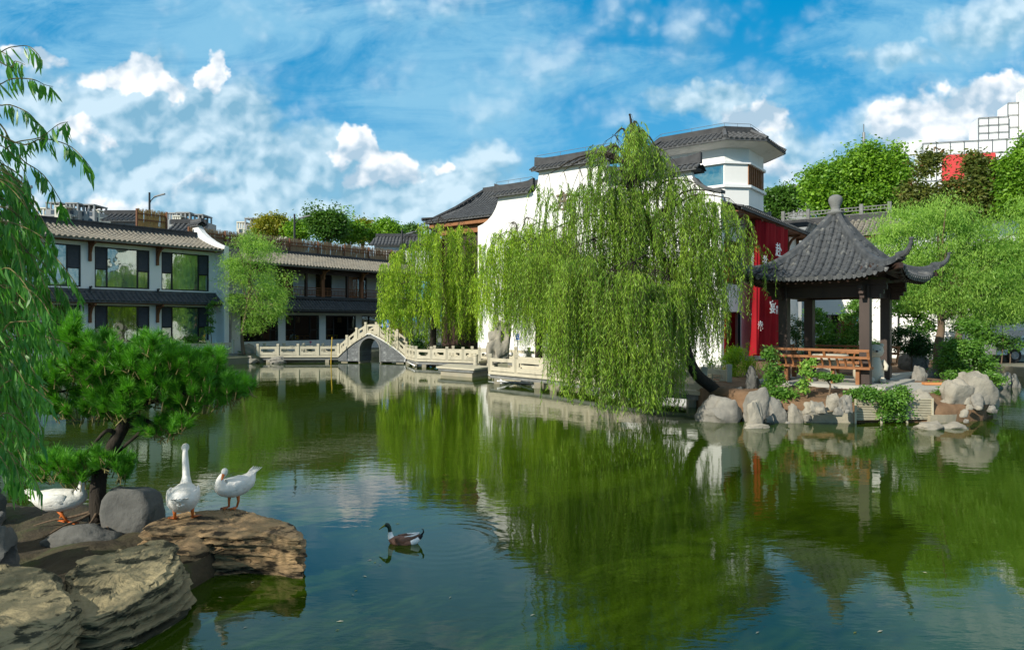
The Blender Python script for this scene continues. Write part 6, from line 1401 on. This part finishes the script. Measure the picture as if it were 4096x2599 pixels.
# ================================================================ SMALL THINGS AND THE DISTANCE
def street_lamp(lab, x, yb, yt, Y):
    b, t = P(x, yb, Y), P(x, yt, Y); o = thing('street_lamp', lab, 'street lamp', b, 0, 'street lamps behind the roofs'); h = t.z - b.z; q = MB(); q.tube([(0, 0, -2), (0, 0, h)], [.10, .08], 8); q.build('pole', 'metal_dark', o)
    q = MB(); q.tube([(0, 0, h - 1.0), (.12, 0, h - .7), (.35, 0, h - .45), (.7, 0, h - .30)], .04, 6); q.build('arm', 'metal_dark', o); q = MB(); q.beam((.4, 0, h - .36), (1.3, 0, h - .12), .22, .09); q.build('lamp_head', 'metal_grey', o)
street_lamp('black street lamp rising behind the guest house roof beside the reed screen', 598, 852, 770, 58)
street_lamp('black street lamp rising behind the middle of the reed fence', 1178, 990, 856, 57)
street_lamp('black street lamp at the far end of the reed fence by the willow', 1608, 1010, 920, 62)
def apartment(lab, parts, Y, yb=1000):
    a = P(parts[0][0], yb, Y); o = thing('apartment_block', lab, 'building', (a.x, Y, 0), 0, 'apartment blocks in the distance')
    for k, (x0, x1, yt, dY, m) in enumerate(parts):
        l, r = P(x0, yt, Y + dY), P(x1, yt, Y + dY); q = MB(); z = l.z; q.box(l.x, r.x, Y + dY, Y + dY + 14, .5, z - 3.2); q.build('wall', m, o, world=True)
        q = MB()
        for cx in np.linspace(l.x + .3, r.x - .3, 4): q.box(cx - .3, cx + .3, Y + dY, Y + dY + .6, z - 3.2, z - .5); q.box(cx - .3, cx + .3, Y + dY + 9, Y + dY + 9.6, z - 3.2, z - .5)
        q.box(l.x, r.x, Y + dY - .3, Y + dY + 10, z - .5, z); q.build('roof_frame', m, o, world=True)
        W_ = r.x - l.x; n = max(1, int(W_ / 3.2))
        for f_ in range(5):
            for i in range(n):
                c = l.x + W_ * (i + .5) / n; zz = z - 3.6 - 3 * f_; q = MB(); q.box(c - .8, c + .8, Y + dY - .12, Y + dY - .01, zz - 1.7, zz); q.build('window', 'window_far', o, world=True)
            if k % 2: zz = z - 5.6 - 3 * f_; q = MB(); q.box(l.x + .2, r.x - .2, Y + dY - 1.2, Y + dY - .13, zz - .9, zz); q.build('balcony', m, o, world=True)
apartment('wide far apartment block at the far left beyond the guest house roof', [(145, 188, 830, 4, 'apartment_pale'), (182, 240, 808, 0, 'apartment_grey'), (218, 262, 822, -5, 'apartment_pale'), (262, 312, 810, 0, 'apartment_grey'), (312, 378, 816, 3, 'apartment_grey'), (376, 396, 838, 5, 'apartment_pale')], 300)
apartment('far apartment block right of the golden reed screen', [(668, 702, 850, 4, 'apartment_grey'), (690, 722, 862, -3, 'apartment_pale'), (704, 760, 848, 0, 'apartment_grey'), (760, 812, 856, 2, 'apartment_grey')], 310)
apartment('far cream apartment block beside the yellowing tree', [(946, 980, 886, 3, 'apartment_pale'), (978, 1048, 871, 0, 'apartment_grey'), (1045, 1148, 876, 3, 'apartment_pale')], 320)
apartment('narrow tall block half hidden behind the pointed tree', [(3222, 3262, 722, 0, 'apartment_grey')], 200, 900)
q = MB(); a = P(3455, 620, 180); q.tube([(a.x, 180, .5), (a.x, 180, P(0, 530, 180).z)], [.5, .35], 6); q.tube([(a.x, 180, P(0, 530, 180).z), (a.x, 180, P(0, 497, 180).z)], .12, 5); tag(q.build('radio_mast', 'metal_grey'), 'thin radio mast above the pointed tree', 'mast')
# gridded sign building top right
def sign_building():
    o0 = P(3690, 700, 90); ang = R(-14); o = thing('sign_building', 'white gridded rooftop billboard building at the upper right edge', 'building', (o0.x, 90, 0), ang); s = 90 / F
    def blk(x0, x1, yt, yb, dy, nx, nz):
        a, b = (x0 - 3690) * s, (x1 - 3690) * s; zt, zb = CAMH - (yt - HZ) * s, CAMH - (yb - HZ) * s
        q = MB(); q.box(a, b, dy, dy + 3, zb, zt); q.build('panel_wall', 'sign_panel', o); q = MB()
        for i in range(nx + 1): x = a + (b - a) * i / nx; q.box(x - .04, x + .04, dy - .12, dy - .005, zb, zt)
        for i in range(nz + 1): z = zb + (zt - zb) * i / nz; q.box(a, b, dy - .20, dy - .125, z - .04, z + .04)
        q.build('grid_frame', 'metal_grey', o)
    blk(3690, 4032, 575, 875, 0, 7, 6); blk(3892, 3996, 484, 573, .5, 3, 3); blk(3997, 4033, 430, 573, .8, 1, 3); blk(4034, 4240, 388, 560, -1.5, 5, 4)
    q = MB(); q.box(2.2, 8.3, -.32, -.22, CAMH - (700 - HZ) * s - 1.2, CAMH - (628 - HZ) * s); q.build('red_hoarding', 'red_banner', o)
    q = MB(); q.box(-.5, 18, 3.2, 14, .5, CAMH - (700 - HZ) * s); q.build('wall', 'sign_panel', o)
sign_building()
# steel frame behind the nearest willow, far left
a = P(45, 880, 120); o = thing('gantry', 'grey steel frame structure behind the left willow branches', 'structure', (a.x, 120, 0)); w = 3.2; z1 = P(0, 742, 120).z
for x in (0, w): q = MB(); q.box(x - .2, x + .2, -.2, .2, .5, z1); q.build('pillar', 'apartment_grey', o)
for z in (z1 - .5, z1 - 4): q = MB(); q.box(-2, w + .4, -.25, .25, z, z + .5); q.build('crossbeam', 'apartment_grey', o)
# parked car on the far bank
def car():
    g = P(3985, 1400, 34.5); o = thing('parked_car', 'silver car parked on the far right bank, half hidden by leaves', 'car', (g.x, 34.5, .56)); q = MB()
    side = [(0, .35), (0, .85), (.25, .98), (1.0, 1.08), (1.75, 1.58), (3.6, 1.62), (4.3, 1.15), (4.6, 1.05), (4.65, .35)]
    q.rings([[(x, y, z) for x, z in side] for y in (0, .08, 1.68, 1.76)]); q.build('body', 'car_paint', o)
    q = MB(); q.prism([(1.25, -.01, 1.12), (1.85, -.01, 1.5), (3.5, -.01, 1.53), (4.0, -.01, 1.15)], (0, .02, 0)); q.build('window', 'window_far', o)
    for x in (.9, 3.7):
        q = MB(); q.rings([[(x + .34 * math.cos(t), y, .34 + .34 * math.sin(t) - .02) for t in np.linspace(0, 6.28, 19)[:-1]] for y in (-.06, .14)]); wv = q.build('wheel', 'rubber', o)
        q = MB(); q.rings([[(x + .2 * math.cos(t), y, .32 + .2 * math.sin(t)) for t in np.linspace(0, 6.28, 13)[:-1]] for y in (-.08, -.061)]); q.build('rim', 'metal_grey', wv)
car()
# bamboo screens
def bamboo_screen(lab, p, q_, z0, z1, n, gap=6):
    p, q_ = Vector(p), Vector(q_); o = thing('bamboo_screen', lab, 'screen', (p.x, p.y, 0), 0, 'bamboo screens at the shore'); s = MB()
    for i in range(n):
        z = z0 + (z1 - z0) * i / (n - 1); s.tube([(p.x, p.y, z), (q_.x, q_.y, z)], .016, 6)
    s.build('bamboo_slats', 'bamboo', o, world=True); k = max(2, int((q_ - p).length / .55)); d = (q_ - p)
    for i in range(k + 1):
        c = p + d * (i / k); nn = Vector((d.y, -d.x)).normalized() * .025; b = MB(); b.box(c.x + nn.x - .022, c.x + nn.x + .022, c.y + nn.y - .012, c.y + nn.y + .012, z0 - .3, z1 + .03); b.build('batten', 'bamboo', o, world=True)
a, b = G(3415, 1692), G(3722, 1688); bamboo_screen('pale bamboo slat screen on the island shore under the vine', (a.x, a.y - .06), (b.x, b.y - .06), .10, .60, 13)
bamboo_screen('small bamboo screen beside the near boardwalk under the yellow-green shrub', (P(2815, 1490, 22.5).x, 22.5), (P(2885, 1490, 22.3).x, 22.3), .75, 1.15, 9)
q = MB(); g = G(3700, 1535, .78); q.prism([(g.x, g.y, .75), (g.x + .55, g.y - .02, .75), (g.x + .70, g.y + .22, .75), (g.x + .05, g.y + .25, .75)], (0, 0, .06)); tag(q.build('board', 'orange_board'), 'flat orange board lying on the garden path', 'board')
# signs on the wall and posts
s = thing('wall_sign', 'small dark blue notice on a post before the white wall', 'sign', (P(2070, 1345, 33.4).x, 33.4, 0)); q = MB(); z = P(0, 1358, 33.4).z; q.box(-.09, .09, -.03, 0, z, z + .28); q.build('sign_plate', 'sign_blue', s); q = MB()
for i in range(3): q.box(-.06, .06, -.036, -.031, z + .06 + .07 * i, z + .085 + .07 * i)
q.build('lettering', 'white_mark', s); q = MB(); q.tube([(0, .02, .4), (0, .02, z + .25)], .02, 5); q.build('post', 'metal_grey', s)
# floating leaves
rn = random.Random(8)
for i, (x, y) in enumerate(((830, 2430), (980, 2510), (880, 2390), (1210, 2390), (1360, 2485), (1480, 2240), (1500, 2250), (1520, 2260), (1410, 2380), (1425, 2362), (1460, 2305), (1800, 2390), (1350, 2520), (2130, 2460), (3030, 2530), (3420, 2530), (3520, 2525), (3700, 2290), (1590, 2095), (1010, 2330))):
    g = G(x, y); L = rn.uniform(.02, .04); a = rn.uniform(-.6, 1.2); d = Vector((math.cos(a), math.sin(a), 0)) * L; s_ = Vector((-d.y, d.x, 0)) * .22; q = MB()
    q.add([g - d, g + s_ + Vector((0, 0, .004)), g + d, g - s_ + Vector((0, 0, .003))], [(0, 1, 2, 3)]); q.v = [(v[0], v[1], v[2] + .004) for v in q.v]
    tag(q.build('fallen_leaf', 'leaf_autumn' if i % 3 == 0 else 'bamboo', None, origin=tuple(g)), 'small pale fallen leaf floating on the open pond', 'leaf', 'fallen leaves on the pond')
